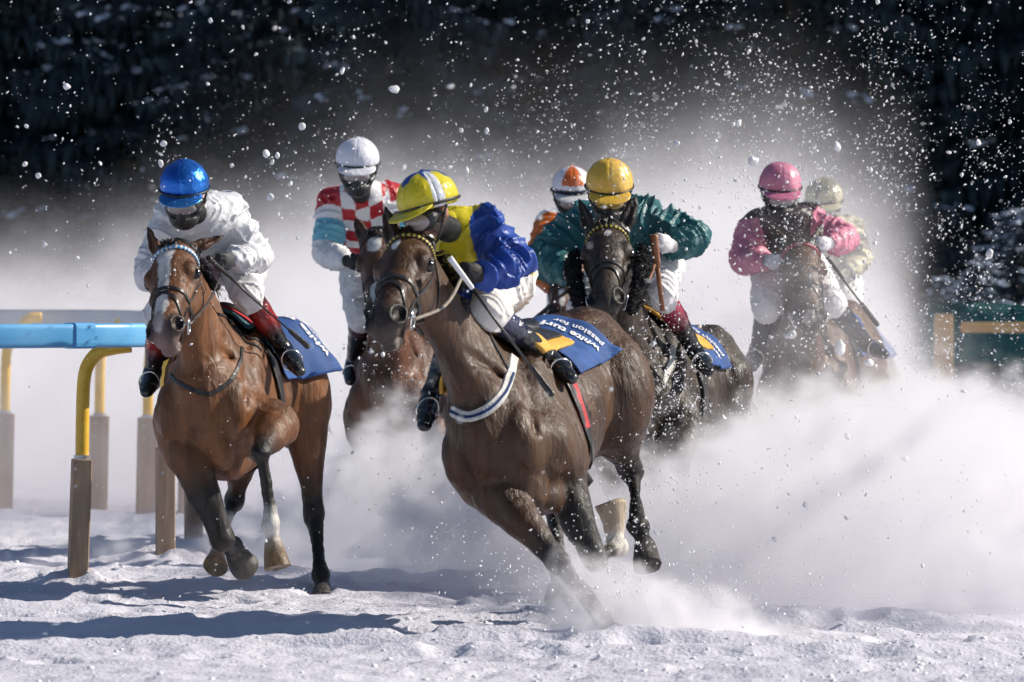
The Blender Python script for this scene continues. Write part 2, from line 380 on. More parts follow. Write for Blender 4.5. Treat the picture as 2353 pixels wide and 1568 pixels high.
# ------------------------------------------------------------------ implicit modelling: smooth unions of tapered limbs, meshed as ONE surface
def nrm(v): v = np.asarray(v, float); return v/(np.linalg.norm(v)+1e-12)
def frame(x, up):
    """rows: x, y, z axes with x kept, z as near to up as possible"""
    x = nrm(x); z = nrm(np.asarray(up)-x*np.dot(up, x)); return np.array([x, np.cross(z, x), z])
class Sdf:
    def __init__(s, col=(1, 1, 1)): s.p = []; s.col = col
    def cone(s, a, b, ra, rb, k=.03, up=(0, 0, 1), sy=1.0, sz=1.0, col=None, sub=False):
        s.p.append(dict(t='c', a=np.array(a, float), b=np.array(b, float), ra=ra, rb=rb, k=k, up=up, sy=sy, sz=sz, col=col, sub=sub))
    def ell(s, c, r, ax=None, k=.03, col=None, sub=False):
        r = (r, r, r) if not hasattr(r, '__len__') else r
        s.p.append(dict(t='e', c=np.array(c, float), r=np.array(r, float), ax=np.eye(3) if ax is None else np.array(ax, float), k=k, col=col, sub=sub))
    def plane(s, c, n, r, k=.004):
        """cut away the half-space beyond c along n, within radius r"""
        s.p.append(dict(t='p', c=np.array(c, float), n=nrm(n), r=r, k=k, col=None, sub=True))
    def chain(s, pts, rad, k=.03, up=(0, 0, 1), sy=1.0, sz=1.0, cols=None, n=4):
        """limb through pts; rad per point, splined"""
        q = [np.concatenate([np.array(p, float), [r]]) for p, r in zip(pts, rad)]
        if n > 1: q = spline(q, n)
        m = len(q)-1
        for i in range(m):
            c = None if cols is None else cols[min(int((i+.5)/m*len(cols)), len(cols)-1)]
            s.cone(q[i][:3], q[i+1][:3], max(q[i][3], .003), max(q[i+1][3], .003), k if i == 0 else min(k, .02), up, sy, sz, c)
    def dist(s, q, P):
        if q['t'] == 'e':
            L = (P-q['c'])@q['ax'].T; k0 = np.sqrt(((L/q['r'])**2).sum(-1))+1e-9; k1 = np.sqrt(((L/q['r']**2)**2).sum(-1))+1e-9
            return k0*(k0-1)/k1
        if q['t'] == 'p':
            return -((P-q['c'])@q['n'])
        a, b = q['a'], q['b']; ab = b-a; L = np.linalg.norm(ab)+1e-9
        if q['sy'] == 1 and q['sz'] == 1:
            pa = P-a; h = np.clip((pa@ab)/(L*L), 0, 1)
            return np.sqrt(((pa-h[..., None]*ab)**2).sum(-1))-(q['ra']+(q['rb']-q['ra'])*h)
        M = frame(ab, q['up']); l = (P-a)@M.T; h = np.clip(l[..., 0]/L, 0, 1)
        e = np.sqrt((l[..., 0]-h*L)**2+(l[..., 1]/q['sy'])**2+(l[..., 2]/q['sz'])**2)
        return (e-(q['ra']+(q['rb']-q['ra'])*h))*min(q['sy'], q['sz'], 1)
    def bbox(s, q):
        if q['t'] == 'e':
            r = np.sqrt(((q['ax'].T*q['r'])**2).sum(1)); return q['c']-r, q['c']+r
        if q['t'] == 'p': return q['c']-q['r'], q['c']+q['r']
        m = max(q['ra'], q['rb'])*max(1, q['sy'], q['sz']); return np.minimum(q['a'], q['b'])-m, np.maximum(q['a'], q['b'])+m
    def mesh(s, vox):
        bb = [s.bbox(q) for q in s.p if not q['sub']]
        lo = np.min([b[0] for b in bb], 0)-.03-vox*3; hi = np.max([b[1] for b in bb], 0)+.03+vox*3
        n = np.ceil((hi-lo)/vox).astype(int)+1
        G = np.full(n, 9.0, np.float32)
        for q in s.p:
            a, b = s.bbox(q); mg = q['k']+vox*3
            i0 = np.clip(np.floor((a-mg-lo)/vox).astype(int), 0, n); i1 = np.clip(np.ceil((b+mg-lo)/vox).astype(int)+1, 0, n)
            if (i1 <= i0).any(): continue
            P = np.stack(np.meshgrid(*[lo[c]+vox*np.arange(i0[c], i1[c]) for c in range(3)], indexing='ij'), -1).astype(np.float32)
            d = s.dist(q, P); sl_ = tuple(slice(i0[c], i1[c]) for c in range(3)); g = G[sl_]; k = q['k']
            if q['sub']:
                d = -d; h = np.clip(.5-.5*(d-g)/k, 0, 1); G[sl_] = d+(g-d)*h+k*h*(1-h)
            else:
                h = np.clip(.5+.5*(g-d)/k, 0, 1); G[sl_] = g+(d-g)*h-k*h*(1-h)
        return surface_nets(G, lo, vox)
    def colors(s, V, base):
        acc = np.zeros((len(V), 3)); wt = np.zeros(len(V))
        for q in s.p:
            if q['sub'] and q['col'] is None: continue
            a, b = s.bbox(q); m = ((V > a-.06) & (V < b+.06)).all(1)
            if not m.any(): continue
            d = np.abs(s.dist(q, V[m])) if q['sub'] else s.dist(q, V[m])
            w_ = np.exp(-np.clip(d, 0, 1)/.008)*(6 if q['sub'] else 1); c = q['col'] if q['col'] is not None else base
            acc[m] += w_[:, None]*np.array(c); wt[m] += w_
        return np.where(wt[:, None] > 1e-9, acc/np.maximum(wt, 1e-9)[:, None], np.array(base))
def surface_nets(G, lo, vox):
    S = G < 0; n = np.array(G.shape)
    cnt = np.zeros(tuple(n-1), np.uint8)
    for dx in (0, 1):
        for dy in (0, 1):
            for dz in (0, 1): cnt += S[dx:n[0]-1+dx, dy:n[1]-1+dy, dz:n[2]-1+dz]
    I = np.argwhere((cnt > 0) & (cnt < 8)); del cnt
    acc = np.zeros((len(I), 3)); c = np.zeros(len(I))
    off = [(x, y, z) for x in (0, 1) for y in (0, 1) for z in (0, 1)]
    vals = {o: G[I[:, 0]+o[0], I[:, 1]+o[1], I[:, 2]+o[2]].astype(float) for o in off}
    for o in off:
        for ax in range(3):
            if o[ax] == 1: continue
            e = list(o); e[ax] = 1; e = tuple(e); a, b = vals[o], vals[e]
            m = (a < 0) != (b < 0); t = np.where(m, a/np.where(a-b == 0, 1, a-b), 0)
            pt = np.tile(np.array(o, float), (len(I), 1)); pt[:, ax] += t
            acc += pt*m[:, None]; c += m
    V = (I+acc/c[:, None])*vox+lo
    idm = np.full(tuple(n-1), -1, np.int32); idm[I[:, 0], I[:, 1], I[:, 2]] = np.arange(len(I)); Fs = []
    for ax in range(3):
        u, v = (ax+1) % 3, (ax+2) % 3
        s0 = [slice(1, -1)]*3; s0[ax] = slice(0, -1); s1 = [slice(1, -1)]*3; s1[ax] = slice(1, None)
        A, B = S[tuple(s0)], S[tuple(s1)]
        E = np.argwhere(A != B); offs = np.array([1, 1, 1]); offs[ax] = 0; E = E+offs
        ins = S[E[:, 0], E[:, 1], E[:, 2]]
        def cell(du, dv):
            q = E.copy(); q[:, u] -= du; q[:, v] -= dv; return idm[q[:, 0], q[:, 1], q[:, 2]]
        Q = np.stack([cell(1, 1), cell(0, 1), cell(0, 0), cell(1, 0)], 1)
        Q[~ins] = Q[~ins][:, ::-1]; Fs.append(Q)
    return V, np.concatenate(Fs)
def vert_normals(V, Fq):
    n = np.cross(V[Fq[:, 2]]-V[Fq[:, 0]], V[Fq[:, 3]]-V[Fq[:, 1]]); N = np.zeros_like(V)
    for k in range(4): np.add.at(N, Fq[:, k], n)
    return N/(np.linalg.norm(N, axis=1)[:, None]+1e-12)
def bvh_of(V, Fq): return BVHTree.FromPolygons(V.tolist(), Fq.tolist())
CAMP = Vector((0, 0, CAMZ))
def onto(bvh, px, py, off=.004):
    """where the sight line through a picture point meets a body"""
    d = (W(px, py, 30)-CAMP).normalized(); h = bvh.ray_cast(CAMP, d)
    return None if h[0] is None else h[0]+h[1]*off
def joint(prev, px, py, L, sign):
    """limb end seen at (px, py), L metres from prev; sign 'n' nearer, 'f' farther than it"""
    C = np.array([0, 0, CAMZ]); v = np.array([(px-1176.5)/F, 1, -(py-640)/F]); q = C-np.array(prev)
    A = v@v; B = 2*q@v; Cc = q@q-L*L; D = B*B-4*A*Cc
    d = (-B+(-1 if sign == 'n' else 1)*math.sqrt(max(D, 0)))/(2*A)
    return C+v*d
def ribbon(bvh, pts, w, th=.004, snap=True, off=.003, n=6):
    P = [Vector(p) for p in spline(pts, n)]; V = []; Fc = []; N = []
    for i, p in enumerate(P):
        if snap:
            h = bvh.find_nearest(p); nn = (p-h[0]); nv = h[1]
            P[i] = h[0]+nv*off; N.append(nv)
        else:
            h = bvh.find_nearest(p); N.append(h[1])
    m = len(P)
    for i in range(m):
        t = (P[min(i+1, m-1)]-P[max(i-1, 0)]); t = t.normalized() if t.length > 1e-6 else Vector((0, 0, 1))
        nv = (N[max(i-1, 0)]+N[i]+N[min(i+1, m-1)]).normalized(); s = t.cross(nv).normalized(); nv = s.cross(t)
        for a, b in ((-1, 0), (-.8, 1), (.8, 1), (1, 0)): V.append(tuple(P[i]+s*w/2*a+nv*(th*b-.001)))
    for i in range(m-1):
        for k in range(4): Fc.append((i*4+k, i*4+(k+1) % 4, (i+1)*4+(k+1) % 4, (i+1)*4+k))
    Fc.append((3, 2, 1, 0)); Fc.append(tuple((m-1)*4+k for k in range(4)))
    return V, Fc
# ------------------------------------------------------------------ race horses
def coat_mat(name, rough=.44, spec=.4, var=.42):
    m = principled(name, (1, 1, 1), rough, spec); g = NT(m.node_tree); b = g.n['Principled BSDF']
    at = g.node('ShaderNodeVertexColor', layer_name='Col'); tc = g.node('ShaderNodeTexCoord')
    mp = g.node('ShaderNodeMapping'); mp.inputs['Scale'].default_value = (1, 1, .24); mp.inputs['Rotation'].default_value = (.3, .42, 0)
    g.l.new(tc.outputs['Object'], mp.inputs[0])
    n = g.node('ShaderNodeTexNoise'); n.inputs['Scale'].default_value = 9; n.inputs['Detail'].default_value = 6; n.inputs['Roughness'].default_value = .6
    g.l.new(mp.outputs[0], n.inputs[0])
    mx = g.node('ShaderNodeMix', data_type='RGBA', blend_type='MULTIPLY'); mx.inputs['Factor'].default_value = 1
    f = g.sstep(n.outputs['Fac'], .3, .7, 1-var, 1+var); cb = g.node('ShaderNodeCombineColor')
    for i in range(3): g.l.new(f, cb.inputs[i])
    g.l.new(at.outputs[0], mx.inputs['A']); g.l.new(cb.outputs[0], mx.inputs['B']); g.l.new(mx.outputs['Result'], b.inputs['Base Color'])
    n2 = g.node('ShaderNodeTexNoise'); n2.inputs['Scale'].default_value = 34; n2.inputs['Detail'].default_value = 6; n2.inputs['Roughness'].default_value = .62; n2.inputs['Distortion'].default_value = .4
    g.l.new(mp.outputs[0], n2.inputs[0])
    n3 = g.node('ShaderNodeTexNoise'); n3.inputs['Scale'].default_value = 160; n3.inputs['Detail'].default_value = 2; g.l.new(mp.outputs[0], n3.inputs[0])
    b1 = g.node('ShaderNodeBump'); b1.inputs['Strength'].default_value = .85; b1.inputs['Distance'].default_value = .013; g.l.new(n2.outputs['Fac'], b1.inputs['Height'])
    b2 = g.node('ShaderNodeBump'); b2.inputs['Strength'].default_value = .5; b2.inputs['Distance'].default_value = .002; g.l.new(n3.outputs['Fac'], b2.inputs['Height'])
    g.l.new(b1.outputs[0], b2.inputs['Normal']); g.l.new(b2.outputs[0], b.inputs['Normal'])
    g.l.new(g.sstep(n2.outputs['Fac'], .35, .65, rough-.14, rough+.18), b.inputs['Roughness'])
    return m
COAT = coat_mat('horse_coat_material')
eye_m = principled('horse_eye_material', (.01, .006, .004), .08, .7)
leather = mat_noise('black_leather_material', (.012, .011, .012), (.03, .027, .026), 30, .38, .6)
tanl = mat_noise('tan_leather_material', (.30, .13, .05), (.4, .19, .08), 20, .45, .5)
metal = principled('bit_metal_material', (.75, .74, .72), .18, .5, Metallic=1.0)
hairm = mat_noise('mane_hair_material', (.012, .009, .008), (.035, .026, .02), 12, .45, .5)
grey_web = mat_noise('grey_webbing_material', (.45, .45, .44), (.62, .61, .58), 40, .6, .3)
navy_m = mat_noise('navy_cloth_material', (.012, .03, .10), (.02, .05, .16), 14, .75, .2)
def lerp(a, b, t): return np.array(a)*(1-t)+np.array(b)*t

def make_horse(o):
    """o: dict with chest point, heading, head, legs ... -> horse Empty with body, eyes, mane, tail, tack"""
    base = np.array(o['coat']); dark = np.array(o.get('points', (.012, .010, .009))); muz = np.array(o.get('muzzle', lerp(base, dark, .7)))
    S = Sdf(); H = {}
    yaw, pitch, roll = [R(a) for a in o['trunk'][1:4]]
    f = np.array([-math.sin(yaw)*math.cos(pitch), -math.cos(yaw)*math.cos(pitch), math.sin(pitch)])
    up0 = np.array([math.sin(roll)*math.cos(yaw), -math.sin(roll)*math.sin(yaw), math.cos(roll)])
    M = frame(f, up0); C0 = WN(*o['trunk'][0])-f*.6; sc_ = o.get('scale', 1.0)
    def T(x, y, z): return C0+(M[0]*x+M[1]*y+M[2]*z)*sc_
    U = M[2]
    H.update(M=M, C0=C0, T=T)
    # trunk stations: x, centre z, half height, half width
    st = [(-.80, .07, .13, .11), (-.66, .05, .25, .21), (-.48, .03, .31, .265), (-.22, .03, .265, .255), (.06, -.005, .305, .28), (.32, -.04, .35, .265), (.52, -.03, .345, .235), (.68, .01, .27, .20)]
    st = spline([np.array(q)*np.array([1, 1, 1, o.get('slim', .95)]) for q in st], 2)
    for a, b in zip(st[:-1], st[1:]):
        ra, rb = a[2]*sc_, b[2]*sc_
        S.cone(T(a[0], 0, a[1]), T(b[0], 0, b[1]), ra, rb, .04, U, sy=(a[3]/a[2]+b[3]/b[2])/2)
    # the round cones overshoot along the axis, so the ends above are kept small
    S.ell(T(.34, 0, .27), (.26*sc_, .075*sc_, .10*sc_), M, .10)                      # withers
    S.ell(T(-.5, 0, .24), (.30*sc_, .14*sc_, .10*sc_), M, .10)                       # croup
    for s in (1, -1):
        S.ell(T(-.55, s*.15, .05), (.27*sc_, .14*sc_, .29*sc_), M, .06)              # haunch
        S.ell(T(-.72, s*.12, -.06), (.14*sc_, .10*sc_, .25*sc_), M, .05)
        ax = frame(M[0]*.62-M[2]*.78, M[1]*s)                                       # shoulder blade slopes forward and down
        S.ell(T(.50, s*.185, .04), (.33*sc_, .13*sc_, .065*sc_), np.array([ax[0], ax[1], ax[2]]), .045)
        S.ell(T(.46, s*.20, -.16), (.17*sc_, .065*sc_, .13*sc_), M, .04)             # triceps
        S.ell(T(.77, s*.14, -.06), (.12*sc_, .095*sc_, .16*sc_), M, .025)           # point of shoulder
        S.ell(T(.745, s*.080, -.20), (.11*sc_, .078*sc_, .16*sc_), M, .022)           # breast muscles
        S.ell(T(.56, s*.09, -.33), (.13*sc_, .07*sc_, .08*sc_), M, .03)
    for s in (1, -1):                                                                  # grooves between the muscle masses
        S.cone(T(.58, s*.225, .24), T(.80, s*.215, -.04), .022, .016, .045, sub=True)
        S.cone(T(.31, s*.285, .02), T(.36, s*.262, -.24), .018, .018, .04, sub=True)
        S.cone(T(-.36, s*.285, .12), T(-.25, s*.262, -.20), .030, .034, .05, sub=True)
        S.cone(T(-.60, s*.300, .10), T(-.70, s*.235, -.22), .014, .014, .035, sub=True)
    # ---------------- head
    (poll, lips, hyaw) = o['head'][:3]
    Pp = WN(*poll); L = .60*o.get('hscale', 1)
    Lp = joint(Pp, lips[0], lips[1], L, 'n'); hx = nrm(Lp-Pp)
    view = nrm(np.array([0, 0, CAMZ])-Pp); hz = nrm(view-hx*(view@hx)); hy = np.cross(hz, hx)
    ca, sa = math.cos(R(hyaw)), math.sin(R(hyaw)); hz = hz*ca-hy*sa*-1 if False else nrm(hz*ca+np.cross(hx, hz)*sa); hy = np.cross(hz, hx)
    A = np.array([hx, hy, hz]); hs = L/.60
    def Hd(x, y, z): return Pp+(hx*x+hy*y*o.get('hw', 1.12)+hz*z)*hs
    H.update(A=A, Hd=Hd, Pp=Pp, Lp=Lp)
    hw = o.get('hw', 1.12)
    def hc(a, b, ra, rb, k=.02, sy=1, sz=1, col=None): S.cone(Hd(*a), Hd(*b), ra*hs, rb*hs, k, hz, sy*hw, sz, col)
    def he(c, r, k=.02, col=None, ax=None, sub=False):
        S.ell(Hd(*c), np.array(r)*hs, A if ax is None else ax, k, col, sub)
    # ---------------- neck
    nb = T(.50, 0, .06); nt_ = Hd(.07, 0, -.13)
    mid = lerp(nb, nt_, .5)+M[2]*o.get('arch', .02)
    q = [np.concatenate([p, r]) for p, r in ((nb, [.27, .17, 0]), (lerp(nb, mid, .55)+M[0]*.02, [.235, .125, 0]), (mid, [.185, .092, 0]), (lerp(mid, nt_, .6), [.15, .08, 0]), (nt_, [.12, .075, 0]))]
    q = spline(q, 3); nn = len(q)-1
    for i in range(nn):
        t = i/nn; upv = nrm(M[2]*(1-t)+(-hx*.8-hz*.3)*t)
        a, b = q[i], q[i+1]
        S.cone(a[:3], b[:3], a[3]*sc_, b[3]*sc_, .05 if i == 0 else .03, upv, sy=(a[4]/a[3]+b[4]/b[3])/2)
    H['neck'] = [(p[:3], p[3]*sc_, nrm(M[2]*(1-i/nn)+(-hx*.8-hz*.3)*(i/nn))) for i, p in enumerate(q)]
    for s in (1, -1): S.cone(Hd(.26, s*.075, -.25), T(.60, s*.14, .12), .014, .006, .04, sub=True)    # jugular grooves
    # head proper
    hc((.02, 0, -.075), (.17, 0, -.095), .078, .092, .04, sy=1.0, sz=1)                # cranium
    hc((.12, 0, -.045), (.33, 0, -.060), .058, .050, .03, sy=1.25)                     # forehead
    for s in (1, -1):
        he((.205, s*.045, -.165), (.115, .040, .095), .03)                             # cheek
        he((.165, s*.078, -.050), (.045, .030, .034), .018)                            # brow
        hc((.18, s*.072, -.10), (.34, s*.050, -.095), .024, .012, .015)                # facial crest
    hc((.30, 0, -.060), (.47, 0, -.058), .052, .050, .03, sy=1.02, sz=1)               # nasal bones
    hc((.26, 0, -.17), (.48, 0, -.135), .052, .036, .03, sy=.95)                       # lower jaw
    hc((.28, 0, -.11), (.47, 0, -.10), .058, .050, .03, sy=.95)
    he((.505, 0, -.072), (.075, .062, .058), .03, muz)                                 # muzzle
    he((.560, 0, -.088), (.036, .050, .042), .03, muz)                                 # upper lip
    he((.548, 0, -.142), (.046, .042, .026), .014, muz)                                # lower lip
    he((.520, 0, -.165), (.040, .034, .026), .015, muz)
    op = o.get('nostril', 1.0)
    for s in (1, -1):
        ax = frame(hx*.85-hy*s*.10, hz*.62+hy*s*.8)
        he((.512, s*.050, -.054), (.054, .037, .028), .022, muz*.6, ax)
        he((.515, s*.064, -.036), (.038*op, .026*op, .034), .010, (.003, .002, .002), ax, True)
        he((.170, s*.098, -.074), (.026, .020, .022), .006, (.01, .008, .007), None, True)     # eye socket
        he((.152, s*.099, -.067), (.026, .012, .009), .006)                            # upper lid
    # blaze or star
    for s in (1, -1):                                                                  # ears
        d = o['ears'][0 if s == -1 else 1]; b0 = Hd(.01, s*.062, -.062); dv = nrm(-hx*d[0]+hy*s*d[1]+hz*d[2]); el = .17*hs*d[3]
        fr = frame(dv, hz*1.0+hy*s*d[4]); tipc = lerp(base, dark, .55)
        e0 = b0; e1 = b0+dv*el*.38; e2 = b0+dv*el*.75; e3 = b0+dv*el
        S.cone(e0, e1, .026*hs, .033*hs, .02, fr[2], sy=1.0, sz=.62, col=lerp(base, dark, .3)); S.cone(e1, e2, .033*hs, .021*hs, .01, fr[2], sy=1.0, sz=.6, col=lerp(base, dark, .3)); S.cone(e2, e3, .021*hs, .005*hs, .008, fr[2], sy=1, sz=.7, col=tipc)
        S.cone(b0+dv*el*.22+fr[2]*.020*hs, b0+dv*el*.80+fr[2]*.010*hs, .019*hs, .008*hs, .006, fr[2], sy=1.0, sz=.75, col=lerp(base, (0, 0, 0), .6), sub=True)
    # ---------------- legs
    def hoof(fet, tip, fwd, pal, col, sockc):
        d = nrm(tip-fet); cor = lerp(fet, tip, .50); ff = nrm(fwd-d*(fwd@d))
        S.chain([fet, cor], [.036, .033], .012, cols=[sockc], n=1)
        S.cone(cor+ff*.002, tip+ff*.020, .048, .073, .008, ff, sy=.92, sz=1.0, col=col)
        sole = tip+d*.012; nsole = nrm(d*.9+ff*.12) if not pal else nrm(d*.85-ff*.25)
        S.plane(sole, nsole, .14, .004)
        S.ell(sole-d*.0, (.036, .036, .016), frame(ff, d), .006, (.16, .14, .11), True)
    for name, lg in o['legs'].items():
        s = 1 if name[1] == 'L' else -1
        socks = lg.get('sock'); lc = lg.get('low', dark)
        if name[0] == 'F':
            sh = T(.62, s*.17, -.10); eb = WN(*lg['j'][0]) if 'j' in lg else T(.5, s*.17, -.28)
            kn = joint(eb, lg['j'][1][0], lg['j'][1][1], .43, lg['j'][1][2])
            ft = joint(kn, lg['j'][2][0], lg['j'][2][1], .29, lg['j'][2][2])
            tp = joint(ft, lg['j'][3][0], lg['j'][3][1], .19, lg['j'][3][2])
            fw = nrm(np.array(lg.get('fwd', M[0])))
            S.chain([sh, lerp(sh, eb, .6), eb], [.12, .115, .095], .07, n=3)
            b2 = lerp(base, lc, .75)
            mid = lerp(eb, kn, .4)
            S.chain([eb, mid+fw*.012, lerp(eb, kn, .8), kn], [.094, .078, .052, .047], .05, cols=[lerp(base, lc, .45), lc, lc, lc] if lg.get('black') else [base, base, b2, lc], n=4, sy=1)
            S.ell(lerp(eb, kn, .28)-fw*.03, (.15, .055, .06), frame(kn-eb, fw), .03)
            S.ell(kn, (.062, .056, .054), frame(kn-eb, fw), .016, lc)
            for q_ in (1, -1): S.ell(kn+nrm(np.cross(kn-eb, fw))*.034*q_+nrm(kn-eb)*.018, (.030, .020, .028), frame(kn-eb, fw), .010, lc)
            S.ell(kn+fw*.02, (.035, .035, .03), frame(kn-eb, fw), .015, lc)
            sc1 = socks if socks is not None and lg.get('tall') else lc
            cd = nrm(ft-kn); bk = -nrm(fw-cd*(fw@cd))
            S.chain([kn, lerp(kn, ft, .3), lerp(kn, ft, .7), ft], [.043, .029, .028, .037], .012, cols=[lc, lc, sc1, socks if socks is not None else lc], n=3)
            S.chain([lerp(kn, ft, .08)+bk*.024, lerp(kn, ft, .5)+bk*.022, ft+bk*.014], [.018, .015, .022], .01, cols=[lc, sc1, socks if socks is not None else lc], n=2)
            S.ell(ft, (.048, .046, .050), frame(cd, fw), .012, socks if socks is not None else lc)
            hoof(ft, tp, fw, 0, lg.get('hoof', (.05, .045, .04)), socks if socks is not None else lc)
            H[name] = (eb, kn, ft, tp)
        else:
            hp = T(-.50, s*.15, .04); sf = WN(*lg['j'][0])
            hk = joint(sf, lg['j'][1][0], lg['j'][1][1], .46, lg['j'][1][2])
            ft = joint(hk, lg['j'][2][0], lg['j'][2][1], .38, lg['j'][2][2])
            tp = joint(ft, lg['j'][3][0], lg['j'][3][1], .20, lg['j'][3][2])
            fw = nrm(np.array(lg.get('fwd', M[0])))
            ft_ = lg.get('fat', 1.0); S.chain([hp, lerp(hp, sf, .5), sf], [.19, .175*ft_, .135*ft_], .06, n=3)
            b2 = lerp(base, lc, .7)
            S.chain([sf, lerp(sf, hk, .35), lerp(sf, hk, .75), hk], [.125*ft_, .092*ft_, .049*ft_, .042*ft_], .05, cols=[base, base, b2, lc], n=4)
            S.ell(lerp(sf, hk, .3)-fw*.05, (.17, .06, .075), frame(hk-sf, fw), .04)
            S.cone(lerp(sf, hk, .5)-fw*.055, hk-fw*.045, .022, .026, .025, col=b2)     # tendon to the point of hock
            S.ell(hk, (.078, .052, .060), frame(hk-sf, fw), .020, lc); S.ell(hk-fw*.048-nrm(hk-sf)*.03, (.045, .024, .024), frame(hk-sf, fw), .015, lc)
            sc1 = socks if socks is not None and lg.get('tall') else lc
            cd = nrm(ft-hk); bk = -nrm(fw-cd*(fw@cd))
            S.chain([hk, lerp(hk, ft, .3), lerp(hk, ft, .7), ft], [.048, .030, .028, .038], .012, cols=[lc, lc, sc1, socks if socks is not None else lc], n=3)
            S.chain([lerp(hk, ft, .05)+bk*.028, lerp(hk, ft, .5)+bk*.022, ft+bk*.014], [.022, .016, .022], .01, cols=[lc, sc1, socks if socks is not None else lc], n=2)
            S.ell(ft, (.050, .047, .052), frame(cd, fw), .012, socks if socks is not None else lc)
            hoof(ft, tp, fw, 0, lg.get('hoof', (.05, .045, .04)), socks if socks is not None else lc)
            H[name] = (sf, hk, ft, tp)
    V, Fq = S.mesh(o.get('vox', .008))
    # muscle relief and skin folds
    N = vert_normals(V, Fq); loc = (V-C0)@M.T
    tr = np.clip(1-np.linalg.norm((V-Pp), axis=1)/.0001, 0, 0)
    dh = np.clip((np.linalg.norm(V-Hd(.25, 0, -.1), axis=1)-.25)/.2, 0, 1)
    rel = fbm(loc*np.array([5, 7, 4.]), 3); V = V+N*(rel*.013*dh)[:, None]
    rid = 1-np.abs(vnoise(loc@np.array([[.8, 0, .6], [0, 1, 0], [-.6, 0, .8]])*np.array([7, 6, 3.])+20)); V = V+N*((rid**8)*.004*dh)[:, None]
    q_ = loc@np.array([[.8, 0, .6], [0, 1, 0], [-.6, 0, .8]]); vn = 1-np.abs(vnoise(q_*np.array([11, 9, 5.])+.8*fbm(q_*9, 2)[:, None]+60)); V = V+N*(np.clip(vn-.9, 0, .1)*10*.0028*np.clip(fbm(q_*3+4, 2)+.2, 0, 1)*dh)[:, None]
    colr = S.colors(V, base)
    for c, r, cc in o.get('marks', []):
        q_ = (V-Hd(*c))@A.T/(np.array(r)*np.array([1.15, 1.0, 3.2])*hs); dd = np.sqrt((q_**2).sum(1))+.16*fbm(V*45, 2); mk = np.clip((1.12-dd)/.2, 0, 1)[:, None]
        colr = colr*(1-mk)+np.array(cc)*mk
    if o.get('pattern') is not None: colr = o['pattern'](V, colr, H)
    # darker sheath of hair on the bridge of the nose etc. is coat marking
    root_loc = tuple(T(-.1, 0, 0)); root_loc = (root_loc[0], root_loc[1], 0)
    e = empty('race_horse', root_loc, o['label'], 'horse', 'race horses galloping in the snow')
    body = mesh_obj('body', V, Fq, COAT, e, smooth=True, colors=colr)
    H['bvh'] = bvh = bvh_of(V, Fq); H['e'] = e; H['body'] = body
    for s in (1, -1):
        bm = bmesh.new(); bmesh.ops.create_uvsphere(bm, u_segments=16, v_segments=12, radius=.0255*hs)
        me = bpy.data.meshes.new('eye'); c = Vector(Hd(.170, s*.090, -.075))
        bmesh.ops.translate(bm, vec=c, verts=bm.verts)
        for p in bm.faces: p.smooth = True
        bm.to_mesh(me); bm.free(); me.materials.append(eye_m); ob = bpy.data.objects.new('eye', me); col.objects.link(ob)
        ob.parent = e; ob.matrix_parent_inverse = Matrix.Translation(e.location).inverted()
    # mane: locks lying over the crest; tail
    rr = random.Random(o.get('seed', 1)); V = []; Fc = []
    nk = H['neck']
    for i in range(o.get('mane', 420)):
        t = rr.random(); a = t*(len(nk)-1); i0 = int(a); p = lerp(nk[i0][0], nk[min(i0+1, len(nk)-1)][0], a-i0); u = nrm(lerp(nk[i0][2], nk[min(i0+1, len(nk)-1)][2], a-i0)); r_ = lerp([nk[i0][1]], [nk[min(i0+1, len(nk)-1)][1]], a-i0)[0]
        b = Vector(p+u*(r_+.06)); h = bvh.ray_cast(b, Vector(-u), .16)
        if h[0] is None: continue
        b = h[0]; side = Vector(M[1])*rr.choice([-1, 1, 1]); ln = rr.uniform(.05, .13); bk = Vector(-M[0])*rr.uniform(0, .6)
        P = [b, b+Vector(u)*ln*.35+side*ln*.15, b+Vector(u)*ln*.3*rr.random()+side*ln*.5+bk*ln, b+side*ln*.7+bk*ln*1.5-Vector(u)*ln*.5*rr.random()]
        v, ff = tube(P, [.004, .004, .003, .0008], 3); n = len(V); V += v; Fc += [tuple(k+n for k in q_) for q_ in ff[:-2]]
    mesh_obj('mane', V, Fc, hairm, e); V = []; Fc = []
    for i in range(90):     # forelock
        b = Vector(Hd(.0+rr.uniform(-.01, .02), rr.uniform(-.03, .03), -.0)); dv = Vector(hx*rr.uniform(.3, 1)+hy*rr.uniform(-.4, .4)+hz*rr.uniform(.0, .5)); ln = rr.uniform(.03, .07)
        v, ff = tube([b, b+dv*ln*.5+Vector(hz)*.012, b+dv*ln], [.004, .003, .001], 3); n = len(V); V += v; Fc += [tuple(k+n for k in q_) for q_ in ff[:-2]]
    mesh_obj('forelock', V, Fc, hairm, e)
    V = []; Fc = []; tb = T(-.84, 0, .12)
    for i in range(o.get('tail', 260)):
        sd_ = rr.uniform(-1, 1); ln = rr.uniform(.4, .95)*o.get('taillen', .8)
        P = [tb+M[1]*rr.uniform(-.02, .02)+M[2]*rr.uniform(-.02, .02)]
        for k, (bx, bz) in enumerate(((.12, .03), (.28, -.04), (.42, -.2), (.5, -.42))):
            P.append(tb-M[0]*bx*ln*1.3+M[2]*bz*ln*1.3+M[1]*(sd_*.05*(k+1)+rr.uniform(-.02, .02)+o.get('tailswing', 0)*.06*(k+1)))
        v, ff = tube(P, [.005, .004, .003, .002, .0006], 3); n = len(V); V += v; Fc += [tuple(k+n for k in q_) for q_ in ff[:-2]]
    mesh_obj('tail', V, Fc, hairm, e)
    # ---------------- bridle
    strapm = o.get('strap', leather); parts = []
